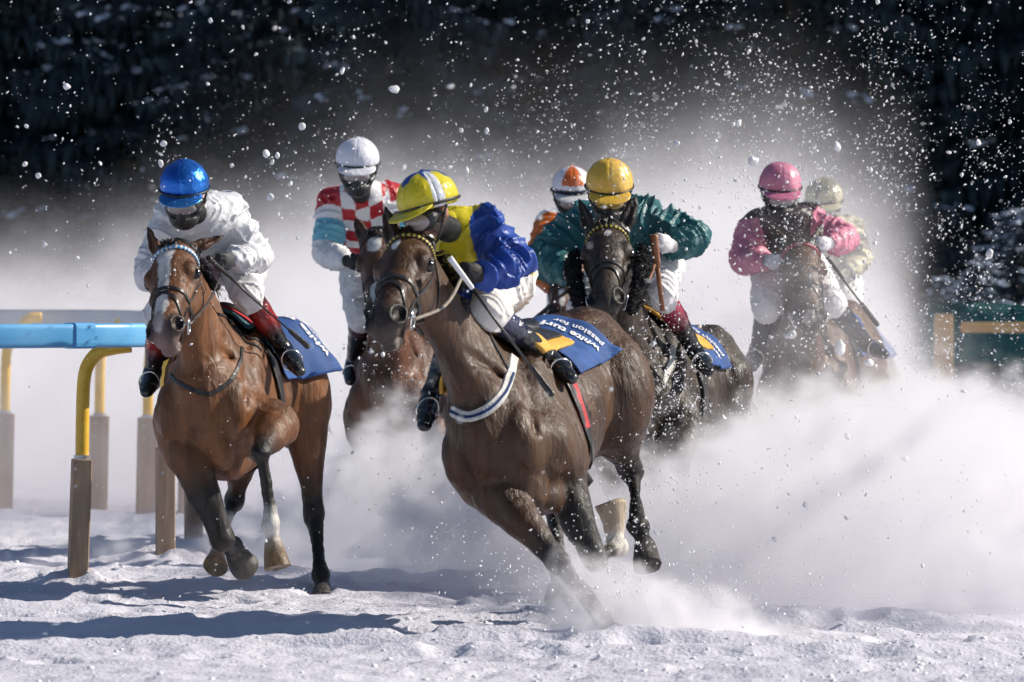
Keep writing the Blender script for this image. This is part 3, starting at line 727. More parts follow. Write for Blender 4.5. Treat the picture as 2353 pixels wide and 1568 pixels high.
    def rb(pts, w=.016, th=.004): parts.append(ribbon(bvh, [Hd(*p) for p in pts], w*hs, th))
    for s in (1, -1):
        rb([(-.02, 0, -.0), (.0, s*.07, -.03), (.06, s*.115, -.10), (.16, s*.115, -.13), (.30, s*.08, -.12), (.44, s*.06, -.11)])
        rb([(.0, s*.05, -.0), (.05, s*.115, -.13), (.14, s*.10, -.22), (.20, s*.05, -.27), (.2, 0, -.28)], .012)
    rb([(.33, -.06, -.17), (.325, -.075, -.10), (.315, -.05, -.02), (.31, 0, .0), (.315, .05, -.02), (.325, .075, -.10), (.33, .06, -.17), (.34, 0, -.23)], .018, .006)
    if o.get('cross', True):
        for s in (1, -1): rb([(.33, -s*.02, .0), (.36, s*.04, -.01), (.42, s*.07, -.05), (.48, s*.065, -.10), (.50, s*.045, -.15), (.50, 0, -.20)], .013, .005)
    v, ff = join(parts); br = mesh_obj('bridle', v, ff, strapm, e)
    if o.get('browband'):
        cA, cB, wd = o['browband']
        pts = [(.075, -.115, -.12), (.062, -.11, -.07), (.052, -.07, -.015), (.048, 0, .004), (.052, .07, -.015), (.062, .11, -.07), (.075, .115, -.12)]
        v, ff = ribbon(bvh, [Hd(*p) for p in pts], wd, .008, n=8)
        mb = bpy.data.materials.new('browband_material'); mb.use_nodes = True; me = mesh_obj('browband', v, ff[:-2], principled('browband_a', cA, .4), br)
        me.data.materials.append(principled('browband_b', cB, .4)); fl = me.data.polygons
        for i, p in enumerate(fl): p.material_index = (i//4) % 2
    # bit rings
    parts = []
    for s in (1, -1):
        c = Hd(.465, s*.072, -.115); u1, u2 = hx, nrm(hz*.9+hy*s*.3)
        P = [c+(u1*math.cos(a)+u2*math.sin(a))*.036*hs for a in np.linspace(0, 2*math.pi, 25)]
        v, ff = join([tube(P, .0055, 8), tube([Hd(.455, s*.03, -.105), Hd(.46, s*.085, -.10)], .007, 8)]); mesh_obj('bit_ring', v, ff, metal, br, smooth=True)
        H['ringL' if s == 1 else 'ringR'] = c
    return H

def drape(H, name, mat, x0, x1, a0, a1, off, parent, nx=40, na=60, flut=.006, thick=.006, colors=None, flare=None, seed=0, rmax=.46):
    """cloth laid over the back: x along the spine, a degrees round from the top (+ = horse's left)"""
    T, M, bvh = H['T'], H['M'], H['bvh']; V = []
    for i in range(nx):
        x = x0+(x1-x0)*i/(nx-1)
        for j in range(na):
            a = R(a0+(a1-a0)*j/(na-1)); dv = M[2]*math.cos(a)+M[1]*math.sin(a)
            org = T(x, 0, .0); h = bvh.ray_cast(Vector(org+dv*.75), Vector(-dv), .75)
            r = (np.linalg.norm(np.array(h[0])-org) if h[0] is not None else .3); r = min(r, rmax)
            o_ = off+flut*float(vnoise(np.array([x*9+seed, math.degrees(a)/14, seed])))+flut*abs(a)*.6
            if flare: o_ += flare(i/(nx-1), math.degrees(a))
            V.append(org+dv*(r+o_))
    G = np.array(V).reshape(nx, na, 3)
    for _ in range(3): G[1:-1, 1:-1] = (G[1:-1, 1:-1]*2+G[:-2, 1:-1]+G[2:, 1:-1]+G[1:-1, :-2]+G[1:-1, 2:])/6
    idx = np.arange(nx*na).reshape(nx, na); fq = np.stack([idx[:-1, :-1], idx[1:, :-1], idx[1:, 1:], idx[:-1, 1:]], -1).reshape(-1, 4)
    o = mesh_obj(name, G.reshape(-1, 3), fq, mat, parent, smooth=True, colors=None if colors is None else colors(G).reshape(-1, 3))
    m = o.modifiers.new('thick', 'SOLIDIFY'); m.thickness = thick; m.offset = 1
    return o, G
def text_on(G, string, u0, v0, su, sv, mat, parent, name='lettering', fl=1, off=.0105, rot=0, bold=.02):
    """lettering laid on a draped grid: text x runs along v (round the body), y along u"""
    cu = bpy.data.curves.new('t', 'FONT'); cu.body = string; cu.offset = bold; cu.resolution_u = 3
    to = bpy.data.objects.new('t', cu); col.objects.link(to); bpy.context.view_layer.update()
    me = bpy.data.meshes.new_from_object(to.evaluated_get(bpy.context.evaluated_depsgraph_get())); bpy.data.objects.remove(to)
    bm = bmesh.new(); bm.from_mesh(me); bmesh.ops.triangulate(bm, faces=bm.faces)
    bmesh.ops.subdivide_edges(bm, edges=[e for e in bm.edges if e.calc_length() > .12], cuts=3); bmesh.ops.triangulate(bm, faces=bm.faces)
    nx, na = G.shape[:2]; out = []; cr, sr = math.cos(rot), math.sin(rot)
    for v in bm.verts:
        X, Y = v.co.x*cr-v.co.y*sr, v.co.x*sr+v.co.y*cr
        u = np.clip((u0+Y*su)*(nx-1), 0, nx-1.001); w_ = np.clip((v0+X*sv)*(na-1), 0, na-1.001); i, j = int(u), int(w_); a, b = u-i, w_-j
        p = (G[i, j]*(1-a)+G[i+1, j]*a)*(1-b)+(G[i, j+1]*(1-a)+G[i+1, j+1]*a)*b
        n = nrm(np.cross(G[i+1, j]-G[i, j], G[i, j+1]-G[i, j])); out.append(tuple(p+n*off*fl))
    fs = [tuple(v.index for v in f.verts) for f in bm.faces]; bm.free()
    return mesh_obj(name, out, fs, mat, parent)
def strap_px(H, name, pts, w, mat, parent, th=.005, n=6):
    P = []
    for px, py in pts:
        h = onto(H['bvh'], px, py)
        if h is not None: P.append(h)
    if len(P) < 2: print('strap missed', name); return None
    v, f = ribbon(H['bvh'], P, w, th, n=n); return mesh_obj(name, v, f, mat, parent)
# ------------------------------------------------------------------ jockeys
skin_m = mat_noise('skin_material', (.55, .30, .21), (.62, .36, .26), 30, .5, .4, bump=.1, vcol=False)
def cloth_mat(name, rough=.38, spec=.45, sheen=0, tr=0):
    m = principled(name, (1, 1, 1), rough, spec); g = NT(m.node_tree); b = g.n['Principled BSDF']
    at = g.node('ShaderNodeVertexColor', layer_name='Col'); g.l.new(at.outputs[0], b.inputs['Base Color'])
    tc = g.node('ShaderNodeTexCoord'); n = g.node('ShaderNodeTexNoise'); n.inputs['Scale'].default_value = 22; n.inputs['Detail'].default_value = 4
    n.inputs['Distortion'].default_value = .8
    g.l.new(tc.outputs['Object'], n.inputs[0]); bp = g.node('ShaderNodeBump'); bp.inputs['Strength'].default_value = .6; bp.inputs['Distance'].default_value = .013
    g.l.new(n.outputs['Fac'], bp.inputs['Height'])
    n2 = g.node('ShaderNodeTexNoise'); n2.inputs['Scale'].default_value = 400; g.l.new(tc.outputs['Object'], n2.inputs[0])
    b2 = g.node('ShaderNodeBump'); b2.inputs['Strength'].default_value = .25; b2.inputs['Distance'].default_value = .001; g.l.new(n2.outputs['Fac'], b2.inputs['Height'])
    g.l.new(bp.outputs[0], b2.inputs['Normal']); g.l.new(b2.outputs[0], b.inputs['Normal']); return m
SATIN = cloth_mat('satin_silk_material', .4, .4); COTTON = cloth_mat('cotton_material', .7, .25); BOOT = cloth_mat('polished_boot_material', .18, .7)
SHELL = cloth_mat('helmet_cover_material', .30, .5); GLOVE = cloth_mat('glove_material', .6, .3)
METALLIC = cloth_mat('metallic_cover_material', .27, .6); METALLIC.node_tree.nodes['Principled BSDF'].inputs['Metallic'].default_value = .75
lens_m = principled('goggle_lens_material', (.30, .27, .27), .12, .8); lens_m.node_tree.nodes['Principled BSDF'].inputs['Transmission Weight'].default_value = 0
rubber = mat_noise('black_mask_material', (.010, .011, .012), (.03, .032, .034), 60, .42, .5, bump=.5, bscale=90, bdist=.004)
BLK = (.012, .013, .015)

def folds(V, Fq, bones, amp=.010, seed=0, f1=16, f2=30):
    """cloth folds: ridges running round each limb, slanting and breaking up"""
    N = vert_normals(V, Fq); D = np.zeros(len(V)); Wt = np.zeros(len(V))
    for i, (a, b, am) in enumerate(bones):
        a, b = np.array(a), np.array(b); ab = b-a; L = np.linalg.norm(ab)+1e-9; t = nrm(ab); pa = V-a; h = np.clip(pa@t/L, -.1, 1.1)
        rr = pa-np.outer(h*L, t); r = np.linalg.norm(rr, axis=1); w_ = np.exp(-(r/.10)**2)+1e-6
        q = np.stack([h*L*f1+seed+i*7, rr@frame(t, (0, 0, 1))[1]*6+rr@frame(t, (0, 0, 1))[2]*6, np.full(len(V), i*3.3+seed)], 1)
        n1 = 1-np.abs(vnoise(q)); q2 = q*np.array([f2/f1, 1.8, 1])+31; n2 = 1-np.abs(vnoise(q2))
        D += w_*am*((n1**5)*1.15+(n2**6)*.75-.36); Wt += w_
    return V+N*(D/Wt*amp*2.0)[:, None]

def glove_hand(S, wrist, grip, axis, side, colr, r=1.0):
    """fist closed round a rein or whip: palm block, four unequal bent fingers, thumb from the side"""
    wrist, grip = np.array(wrist), np.array(grip); d = nrm(grip-wrist); ax = nrm(axis-d*(np.dot(axis, d))); n = np.cross(d, ax)*side
    palm = wrist+d*.055
    S.cone(wrist, palm, .027*r, .034*r, .02, n, sy=1.15, sz=.75, col=colr)
    S.ell(palm+d*.02, (.042*r, .042*r, .022*r), np.array([d, ax, n]), .015, colr)
    for k in range(4):
        off = ax*(k-1.5)*.019*r; ln = [.9, 1.0, .95, .78][k]
        a = palm+d*.048*r+off; b = a+(d*.022+n*.020)*ln*r; c = b+(n*.024-d*.012)*ln*r; e = c+(-d*.026-n*.002)*ln*r
        S.chain([a, b, c, e], [.0105*r, .0102*r, .0095*r, .008*r], .004, cols=[colr], n=2)
    t0 = wrist+d*.035+ax*(-.030)*r; S.chain([t0, t0+d*.030-ax*.012+n*.012, t0+d*.048+ax*.004+n*.030], [.012*r, .011*r, .009*r], .006, cols=[colr], n=2)
    return palm+d*.045+n*.02

def make_rider(o):
    g = {k: np.array(WN(*v)) for k, v in o['j'].items()}
    sc_ = o.get('scale', 1.0); seed = o.get('seed', 0)
    hd = g['head']; fw = nrm(np.array(o['look'])); upv = np.array(o.get('hup', (0, 0, 1.)))
    A = frame(fw, upv); hz = A[2]; hy = A[1]
    def Hh(x, y, z): return hd+(fw*x+hy*y+hz*z)*sc_
    e = empty('person', (g['pelvis'][0], g['pelvis'][1], g['pelvis'][2]), o['label'], 'jockey', 'jockeys crouched on their galloping horses')
    bala = o.get('bala', BLK); sk = o.get('skin', (.5, .27, .19))
    # ---- body: one continuous surface
    S = Sdf(sk)
    S.ell(Hh(-.01, 0, .035), np.array((.098, .078, .098))*sc_, A, .02, o.get('facecol', sk)); S.ell(Hh(.03, 0, -.05), np.array((.065, .056, .075))*sc_, A, .03, o.get('facecol', sk))
    S.cone(Hh(.084, 0, -.005), Hh(.100, 0, -.042), .008, .012, .012, col=sk); S.ell(Hh(.075, 0, -.085), (.022, .026, .012), A, .01, (.42, .16, .13))
    S.ell(Hh(.065, 0, -.115), (.025, .028, .02), A, .02, sk)
    for s in (1, -1):
        S.ell(Hh(.082, s*.032, .0), (.014, .02, .012), A, .01, lerp(sk, (0, 0, 0), .5), True)
        S.ell(Hh(-.01, s*.078, -.02), (.022, .012, .034), A, .008, o.get('earcol', sk))
    S.chain([Hh(-.02, 0, -.06), lerp(Hh(-.03, 0, -.10), g['neck'], .6), g['neck']], [.056, .054, .052], .03, cols=[bala], n=2)
    sh = {s: g['sh'+s] for s in 'LR'}; hip = {}
    spd = nrm(g['neck']-g['pelvis']); lat = nrm(sh['L']-sh['R']); bk = nrm(np.cross(spd, lat))     # bk: out of the back
    chest = lerp(g['neck'], g['pelvis'], .35)
    S.chain([g['neck'], chest, lerp(g['neck'], g['pelvis'], .7), g['pelvis']], [.050, .088, .085, .10], .03, up=bk, sy=1.25, cols=[bala], n=2)
    for s in 'LR':
        sg = 1 if s == 'L' else -1
        hip[s] = g['pelvis']+lat*sg*.085
        S.chain([sh[s], g['el'+s], g['wr'+s]], [.05, .04, .026], .04, cols=[bala], n=3)
        ax = np.array(o.get('grip'+s, (0, 0, 1.)), float); gp = nrm(g['ha'+s]-g['wr'+s])*.1+g['wr'+s]
        g['hold'+s] = glove_hand(S, g['wr'+s], gp, ax, sg*o.get('palm'+s, 1), o.get('glove', BLK))
        S.chain([hip[s], g['kn'+s], g['an'+s]], [.075, .045, .028], .02, cols=[bala], n=1)
        S.chain([g['an'+s], g['to'+s]], [.028, .022], .01, cols=[bala], n=1)
    V, Fq = S.mesh(o.get('vox', .006)); mesh_obj('body', V, Fq, GLOVE, e, smooth=True, colors=S.colors(V, sk))
    # ---- jacket
    J = Sdf(); f = o.get('fat', 1.0)
    J.chain([g['neck']+spd*.03, lerp(g['neck'], chest, .5), chest, lerp(g['neck'], g['pelvis'], .68), g['pelvis']+spd*.06], [.062, .12*f, .150*f, .142*f, .135*f], .04, up=bk, sy=1.28, cols=[(1, 0, 0)], n=3)
    for s in 'LR':
        J.cone(lerp(g['neck'], sh[s], .3), sh[s], .085*f, .083*f, .06)
        J.chain([sh[s], lerp(sh[s], g['el'+s], .5), g['el'+s], lerp(g['el'+s], g['wr'+s], .5), lerp(g['el'+s], g['wr'+s], o.get('cuff', .88))], [.086*f, .080*f, .070*f, .062*f, .044*f], .045, n=3)
    J.cone(Hh(-.02, 0, -.16), g['neck']+spd*.16, .08, .05, .01, sub=False) if False else None
    V, Fq = J.mesh(o.get('vox', .006))
    bones = [(g['neck'], g['pelvis'], .7)]+[(sh[s], g['el'+s], 1.1) for s in 'LR']+[(g['el'+s], g['wr'+s], 1.1) for s in 'LR']
    V = folds(V, Fq, bones, o.get('fold', .011), seed)
    info = dict(g=g, spd=spd, lat=lat, bk=bk, sh=sh, chest=chest)
    mesh_obj('jacket', V, Fq, o.get('jmat', SATIN), e, smooth=True, colors=o['silk'](V, info))
    # ---- collar
    S = Sdf(); S.chain([g['neck']+spd*.005, g['neck']+spd*.045], [.068, .060], .01, n=1); V, Fq = S.mesh(.007)
    mesh_obj('collar', V, Fq, COTTON, e, smooth=True, colors=np.tile(o.get('collar', (.75, .75, .78)), (len(V), 1)))
    # ---- breeches
    B = Sdf(); 
    B.chain([lerp(g['pelvis'], g['neck'], .22), g['pelvis']], [.125, .145], .03, up=bk, sy=1.2, n=1)
    for s in 'LR':
        q = lerp(g['kn'+s], g['an'+s], o.get('breech', .18))
        B.chain([hip[s], lerp(hip[s], g['kn'+s], .5), g['kn'+s], q], [.118, .102, .074, .058], .05, n=3)
    V, Fq = B.mesh(o.get('vox', .006)); V = folds(V, Fq, [(hip[s], g['kn'+s], 1) for s in 'LR'], .008, seed+5)
    bc = o.get('breeches', (.72, .71, .72)); mesh_obj('breeches', V, Fq, COTTON, e, smooth=True, colors=np.tile(bc, (len(V), 1)))
    # ---- boots
    for s in 'LR':
        B = Sdf(); k, a, t = g['kn'+s], g['an'+s], g['to'+s]; fd = nrm(t-a); heel = a-fd*.035+nrm(a-k)*.035
        cs = o.get('sock', BLK); ct = o.get('boottop', BLK)
        p0 = lerp(k, a, .10); p1 = lerp(k, a, o.get('sockend', .2)); p2 = lerp(k, a, o.get('topend', .42))
        calf = nrm(np.cross(np.cross(a-k, fd), a-k))*-.012
        B.cone(p0, p1, .060, .060, .01, col=cs); B.cone(p1, p2+calf, .0605, .058, .008, col=ct)
        B.chain([p2+calf, lerp(k, a, .7), lerp(k, a, .92), a], [.057, .048, .040, .042], .008, cols=[BLK], n=2)
        B.chain([a, lerp(a, t, .5)+nrm(a-k)*.01, t+nrm(a-k)*.012], [.043, .040, .034], .02, cols=[BLK], n=2, sz=.8)
        B.cone(heel, lerp(heel, t, .25), .028, .026, .02, col=BLK)
        V, Fq = B.mesh(o.get('vox', .006)); 
        mesh_obj('boot', V, Fq, BOOT, e, smooth=True, colors=B.colors(V, BLK))
        # stirrup under the foot
        c = lerp(a, t, .62)+nrm(a-k)*.045; sx = nrm(np.cross(fd, a-k)); uz = nrm(k-a)
        P = [c+sx*math.cos(q)*.050+uz*(.045+math.sin(q)*.052*(1.25 if math.sin(q) > 0 else .85)) for q in np.linspace(0, 2*math.pi, 25)]
        v, ff = tube(P, .0048, 8); so_ = mesh_obj('stirrup', v, ff, metal, o['horse']['e'], smooth=True)
    # ---- helmet with its cloth cover, peak and button
    S = Sdf(); tilt = o.get('tilt', 0.0); hs = o.get('hs', 1.0)
    AH = frame(fw*math.cos(tilt)-hz*math.sin(tilt), hz)
    def He(x, y, z): return hd+(AH[0]*x+AH[1]*y+AH[2]*z)*hs
    S.ell(He(-.012, 0, .050), np.array((.140, .120, .116))*hs, AH, .01); S.plane(He(0, 0, .006), -AH[2], .25, .012)
    S.ell(He(-.02, 0, .168), (.009, .009, .006), AH, .008)
    V, Fq = S.mesh(.0055); rel = fbm((V-hd)@AH.T*np.array([18, 18, 10.])+seed, 2); aa = np.arctan2((V-hd)@AH[1], (V-hd)@AH[0]+.012*hs); sm_ = np.abs(((aa/(math.pi/3)) % 1)-.5)*2; rr_ = np.hypot((V-hd)@AH[1], (V-hd)@AH[0]+.012*hs); V = V+vert_normals(V, Fq)*(rel*.0030-.0035*np.exp(-((1-sm_)*rr_*math.pi/6/.0045)**2))[:, None]
    h = mesh_obj('helmet', V, Fq, o.get('shell', SHELL), e, smooth=True, colors=o['cap']((V-hd)@AH.T/hs))
    S = Sdf(); S.ell(He(.112, 0, .010), np.array((.092, .108, .012))*hs, frame(AH[0]*.96-AH[2]*.28, AH[2]), .01); V, Fq = S.mesh(.005)
    mesh_obj('peak', V, Fq, o.get('shell', SHELL), h, smooth=True, colors=np.tile(o.get('peak', (.5, .5, .5)), (len(V), 1)))
    P = [He(-.012+math.cos(q)*.1415, math.sin(q)*.1215, .022-.003*math.cos(q)) for q in np.linspace(0, 2*math.pi, 41)]
    v, ff = tube(P, .0085, 8, flat=.6); mesh_obj('helmet_band', v, ff, o.get('bandmat', rubber), h, smooth=True)
    P = [He(.01, .112, .01), Hh(.03, .085, -.06), Hh(.05, .04, -.135), Hh(.05, -.04, -.135), Hh(.03, -.085, -.06), He(.01, -.112, .01)]
    v, ff = tube(spline(P, 6), .006, 6); mesh_obj('chin_strap', v, ff, rubber, h, smooth=True)
    # ---- goggles and mask
    if o.get('goggles', True):
        S = Sdf(); S.ell(Hh(.070, 0, -.030), (.050, .088, .054), A, .01); S.ell(Hh(.03, 0, -.022), (.05, .098, .03), A, .02)
        S.ell(Hh(.118, .030, -.022), (.02, .034, .024), A, .01, None, True); S.ell(Hh(.118, -.030, -.022), (.02, .034, .024), A, .01, None, True)
        V, Fq = S.mesh(.0045); gg = mesh_obj('goggles', V, Fq, rubber, e, smooth=True)
        S = Sdf(); S.ell(Hh(.084, 0, -.034), (.044, .076, .042), A, .01); V, Fq = S.mesh(.0045); mesh_obj('lens', V, Fq, o.get('lens', lens_m), gg, smooth=True)
    if o.get('mask', True):
        S = Sdf(); S.ell(Hh(.054, 0, -.100), (.066, .074, .042), A, .01); S.ell(Hh(.062, 0, -.120), (.052, .056, .040), A, .03); S.ell(Hh(.105, 0, -.075), (.025, .025, .030), A, .02)
        for s in (1, -1):
            S.cone(Hh(.055, s*.07, -.07), Hh(.0, s*.098, -.03), .018, .012, .02)
            for q in range(4): S.cone(Hh(.128-q*.007, s*.012, -.065-q*.020), Hh(.088-q*.007, s*.055, -.060-q*.020), .0042, .0042, .004, sub=True)
        V, Fq = S.mesh(.0042); mesh_obj('face_mask', V, Fq, rubber, e, smooth=True)
    return dict(e=e, g=g, info=info)
def whip(label, a, b, r0=.009, r1=.004, mat=None, flap=True, handle=None):
    a, b = np.array(a), np.array(b); e = empty('riding_whip', tuple(a), label, 'riding whip', 'riding whips held by the jockeys'); d = nrm(b-a); L = np.linalg.norm(b-a)
    v, f = tube([a+d*.16, lerp(a, b, .5)+np.array([0, 0, -.006]), b], [r0*.8, (r0+r1)/2*.8, r1], 8); mesh_obj('shaft', v, f, mat or leather, e, smooth=True)
    v, f = tube([a, a+d*.02, a+d*.16, a+d*.17], [r0*1.5, r0*1.35, r0*1.15, r0*.8], 12); mesh_obj('handle', v, f, handle or leather, e, smooth=True)
    if flap:
        S = Sdf(); S.cone(b-d*.02, b+d*.13, .013, .016, .01, (0, -1, 0), sy=1, sz=.4); V, Fq = S.mesh(.005); mesh_obj('padded_tip', V, Fq, mat or leather, e, smooth=True)
def rein(H, side, pts, parent, name='rein', r=.006, mat=None):
    P = [H['ring'+side]]+[np.array(p) for p in pts]; P = spline(P, 6)
    v, f = tube(P, r, 6, flat=.5); return mesh_obj(name, v, f, mat or leather, parent, smooth=True)
white = (.62, .60, .58)
H1 = make_horse(dict(label='bay race horse with a white blaze, galloping nearest the blue rail', coat=(.145, .058, .021), vox=.008, seed=3,
    trunk=((484, 912, 30.35), 10, 0, -3), head=((389, 556, 29.9), (362, 765), 28), arch=.03, hscale=1.10, hw=1.2,
    ears=((1.0, .30, .25, 1.1, .6), (.55, .85, -.25, 1.0, .4)), muzzle=(.16, .11, .10),
    marks=[((.09, -.005, .0), (.06, .040, .02), white), ((.17, -.004, .0), (.07, .032, .02), white), ((.28, -.004, -.002), (.09, .026, .02), white), ((.40, -.006, -.003), (.07, .034, .02), white), ((.50, -.01, -.02), (.05, .026, .02), (.45, .38, .36))],
    browband=((.10, .32, .62), (.75, .8, .85), .020), nostril=1.05,
    legs={'FR': dict(j=[(432, 1050, 30.2), (513, 1238, 'n'), (536, 1258, 'f'), (560, 1292, 'f')], black=True),
          'FL': dict(j=[(638, 975, 30.25), (600, 1040, 'n'), (622, 1206, 'f'), (642, 1302, 'n')], sock=(.5, .48, .46), hoof=(.16, .10, .05)),
          'HL': dict(j=[(695, 935, 31.4), (722, 1182, 'f'), (738, 1322, 'n'), (747, 1388, 'n')]),
          'HR': dict(j=[(560, 990, 31.2), (541, 1150, 'f'), (500, 1240, 'n'), (498, 1308, 'n')], sock=(.6, .55, .5), tall=True, hoof=(.3, .2, .11))}))
blue_cloth = mat_noise('blue_saddle_cloth_material', (.018, .058, .20), (.03, .09, .28), 6, .7, .3, bump=.4, bscale=300, bdist=.001)
letter_m = principled('white_print_material', (.78, .78, .8), .6, .3)
def saddle_set(H, padmat, number, words, x0=-.62, x1=.16, amax=78, pad=(-.2, .36), padang=42, flare=None, textside=1, red=None):
    e = H['e']
    c, G = drape(H, 'saddle_cloth', blue_cloth, x0, x1, -amax, amax, .016, e, flut=.012, flare=flare, seed=H.get('seed', 1))
    p, G2 = drape(H, 'saddle_pad', padmat, pad[0], pad[1], -padang, padang, .030, e, nx=26, na=40, flut=.003, thick=.018, seed=3)
    T, M = H['T'], H['M']; bvh = H['bvh']
    S = Sdf()                                            # light racing saddle
    top = lambda x, y: T(x, y, .0)+M[2]*(np.linalg.norm(np.array(bvh.ray_cast(Vector(T(x, y, 0)+M[2]*.8), Vector(-M[2]), .8)[0] or T(x, y, .3))-T(x, y, 0)))
    S.chain([top(.24, 0)+M[2]*.06, top(.12, 0)+M[2]*.045, top(-.04, 0)+M[2]*.04, top(-.14, 0)+M[2]*.055], [.035, .05, .07, .05], .03, up=M[2], sy=1.35, sz=.55)
    V, Fq = S.mesh(.008); mesh_obj('saddle', V, Fq, leather, e, smooth=True)
    f, G3 = drape(H, 'saddle_flap', leather, -.06, .22, -36, 36, .052, e, nx=16, na=40, flut=.002, thick=.004, seed=4)
    gt, _ = drape(H, 'girth', H.get('girthmat', leather), H.get('gx', .20), H.get('gx', .20)+.08, 40, 320, .010, e, nx=5, na=90, flut=0, thick=.006, rmax=.40)
    if number: text_on(G, number, .40, .5+textside*.16, .30, .22*(1 if textside > 0 else 1), letter_m, c, 'race_number', rot=math.pi/2*0)
    return c, G
def stir_leather(H, rd, s, knx=.5):
    g = rd['g']; a = Vector(H['T'](.14, .12*(1 if s == 'L' else -1), .3)); b = Vector(lerp(g['an'+s], g['to'+s], .5)+nrm(g['kn'+s]-g['an'+s])*.085)
    v, f = ribbon(H['bvh'], [a, lerp(a, b, .5), b], .022, .004, snap=False); mesh_obj('stirrup_leather', v, f, leather, H['e'])
H1['girthmat'] = leather
def flare1(u, a): return .05*max(0, (.45-u)/.45)*max(0, (a-15)/60)
red_pad = mat_noise('red_pad_material', (.45, .02, .03), (.55, .04, .05), 9, .6, .3)
teal_pad = mat_noise('teal_pad_material', (.03, .12, .15), (.05, .17, .20), 9, .5, .4)
c1, G1 = saddle_set(H1, teal_pad, '', '', flare=flare1)
# number and printed words on the left side: the strokes run round the body
def print_cloth(G, parent, number='1', nu=.42, nv=.80, k=1.0):
    if number: text_on(G, number, nu, nv, .48, -.34, letter_m, parent, 'race_number', off=.012, bold=.035)
    text_on(G, 'white turf', .15*k, .92, .098*k, -.088, letter_m, parent, 'lettering', off=.012, bold=.03)
    text_on(G, 'passion for', .065*k, .91, .062*k, -.068, letter_m, parent, 'lettering', off=.012, bold=.02)
print_cloth(G1, c1)
rk, _ = drape(H1, 'knee_cloth', red_pad, .02, .30, -46, 46, .056, H1['e'], nx=16, na=30, flut=.004, thick=.006, seed=8)
def cap_solid(c1, c2=None):
    def f(L):
        c = np.tile(np.array(c1), (len(L), 1))
        if c2 is not None: c[(L[:, 1] > 0)] = c2
        return c
    return f
def silk_white(V, I): return np.tile((.66, .665, .70), (len(V), 1))
R1 = make_rider(dict(label='jockey in a blue helmet and plain white jacket riding the blazed bay horse', horse=H1, seed=1,
    look=(-.12, -1, -.42), tilt=-.12,
    j=dict(head=(424, 446, 30.1), neck=(458, 492, 30.42), pelvis=(515, 585, 31.1), shL=(520, 492, 30.6), shR=(392, 512, 30.45),
           elL=(592, 592, 30.62), elR=(346, 625, 30.4), wrL=(536, 597, 30.3), wrR=(368, 640, 30.1), haL=(492, 603, 30.1), haR=(400, 640, 29.95),
           knL=(566, 668, 30.45), knR=(372, 720, 30.45), anL=(652, 802, 30.62), anR=(350, 858, 30.6), toL=(684, 848, 30.42), toR=(338, 896, 30.4)),
    silk=silk_white, cap=cap_solid((.02, .14, .60), (.03, .20, .70)), shell=METALLIC, peak=(.06, .28, .65), glove=(.05, .05, .055), fold=.009, boottop=(.45, .02, .02), sockend=.34, topend=.58))
for s in 'LR': stir_leather(H1, R1, s)
rein(H1, 'L', [lerp(H1['ringL'], R1['g']['holdL'], .5)+np.array([.03, 0, -.02]), R1['g']['holdL'], R1['g']['holdR']], H1['e'])
rein(H1, 'R', [lerp(H1['ringR'], R1['g']['holdR'], .5)+np.array([-.01, 0, -.02]), R1['g']['holdR']], H1['e'])
whip('thin black whip pointing down over the blue saddle cloth of the leading bay', WN(478, 592, 30.0), WN(672, 765, 30.45))
strap_px(H1, 'neck_strap', [(392, 862), (425, 888), (480, 905), (525, 880), (548, 840), (556, 800)], .022, leather, H1['e'])
for q in ([(500, 722), (530, 745), (562, 785), (600, 806)], [(516, 724), (545, 748), (572, 778), (605, 790)]): strap_px(H1, 'breast_strap', q, .016, leather, H1['e'])
# ------------------------------------------------------------------ the other horses and riders
def legs_like(cx, d, dx=0):
    k = 30.35/d; src = {'FR': [(432, 1050, 30.2), (470, 1238, 'n'), (500, 1258, 'f'), (520, 1292, 'f')], 'FL': [(610, 1000, 30.25), (600, 1090, 'n'), (610, 1226, 'f'), (625, 1320, 'n')],
        'HL': [(660, 980, 31.4), (672, 1182, 'f'), (688, 1322, 'n'), (697, 1388, 'n')], 'HR': [(540, 990, 31.4), (541, 1160, 'f'), (530, 1250, 'n'), (528, 1318, 'n')]}
    out = {}
    for n, j in src.items():
        q = [(cx+(a[0]-500)*k, 640+(a[1]-640)*k, (a[2]+d-30.35) if not isinstance(a[2], str) else a[2]) for a in j]; out[n] = dict(j=q)
    return out
def arm_mask(V, I):
    g = I['g']; best = None; res = {}
    def seg(a, b):
        ab = b-a; h = np.clip((V-a)@ab/(ab@ab), 0, 1); return np.linalg.norm(V-a-h[:, None]*ab, axis=1), h
    dt, _ = seg(g['neck']+I['spd']*-.1, g['pelvis']); out = {}
    for s in 'LR':
        d1, h1 = seg(g['sh'+s], g['el'+s]); d2, h2 = seg(g['el'+s], g['wr'+s]); up = d1 <= d2; t = np.where(up, h1*.5, .5+h2*.5); d = np.minimum(d1, d2)
        out[s] = (t, (d < dt-.075)|(d2 < .09))
    return out
def chequer(V, I):
    g = I['g']; L = V-g['neck']; u = L@I['lat']; v = L@I['spd']; c = np.tile((.74, .74, .76), (len(V), 1)); red = np.array((.42, .012, .02))
    k = (np.floor(u/.078+.5)+np.floor(v/.078)).astype(int) % 2 == 0; c[k] = red
    for s, (t, m) in arm_mask(V, I).items():
        c[m] = (.74, .74, .76); c[m & (t < .08)] = red; c[m & (t > .20) & (t < .42)] = (.16, .45, .58)
    return c
def yellow_blue(V, I):
    c = np.tile((.62, .52, .02), (len(V), 1))
    for s, (t, m) in arm_mask(V, I).items(): c[m] = (.015, .06, .32)
    return c
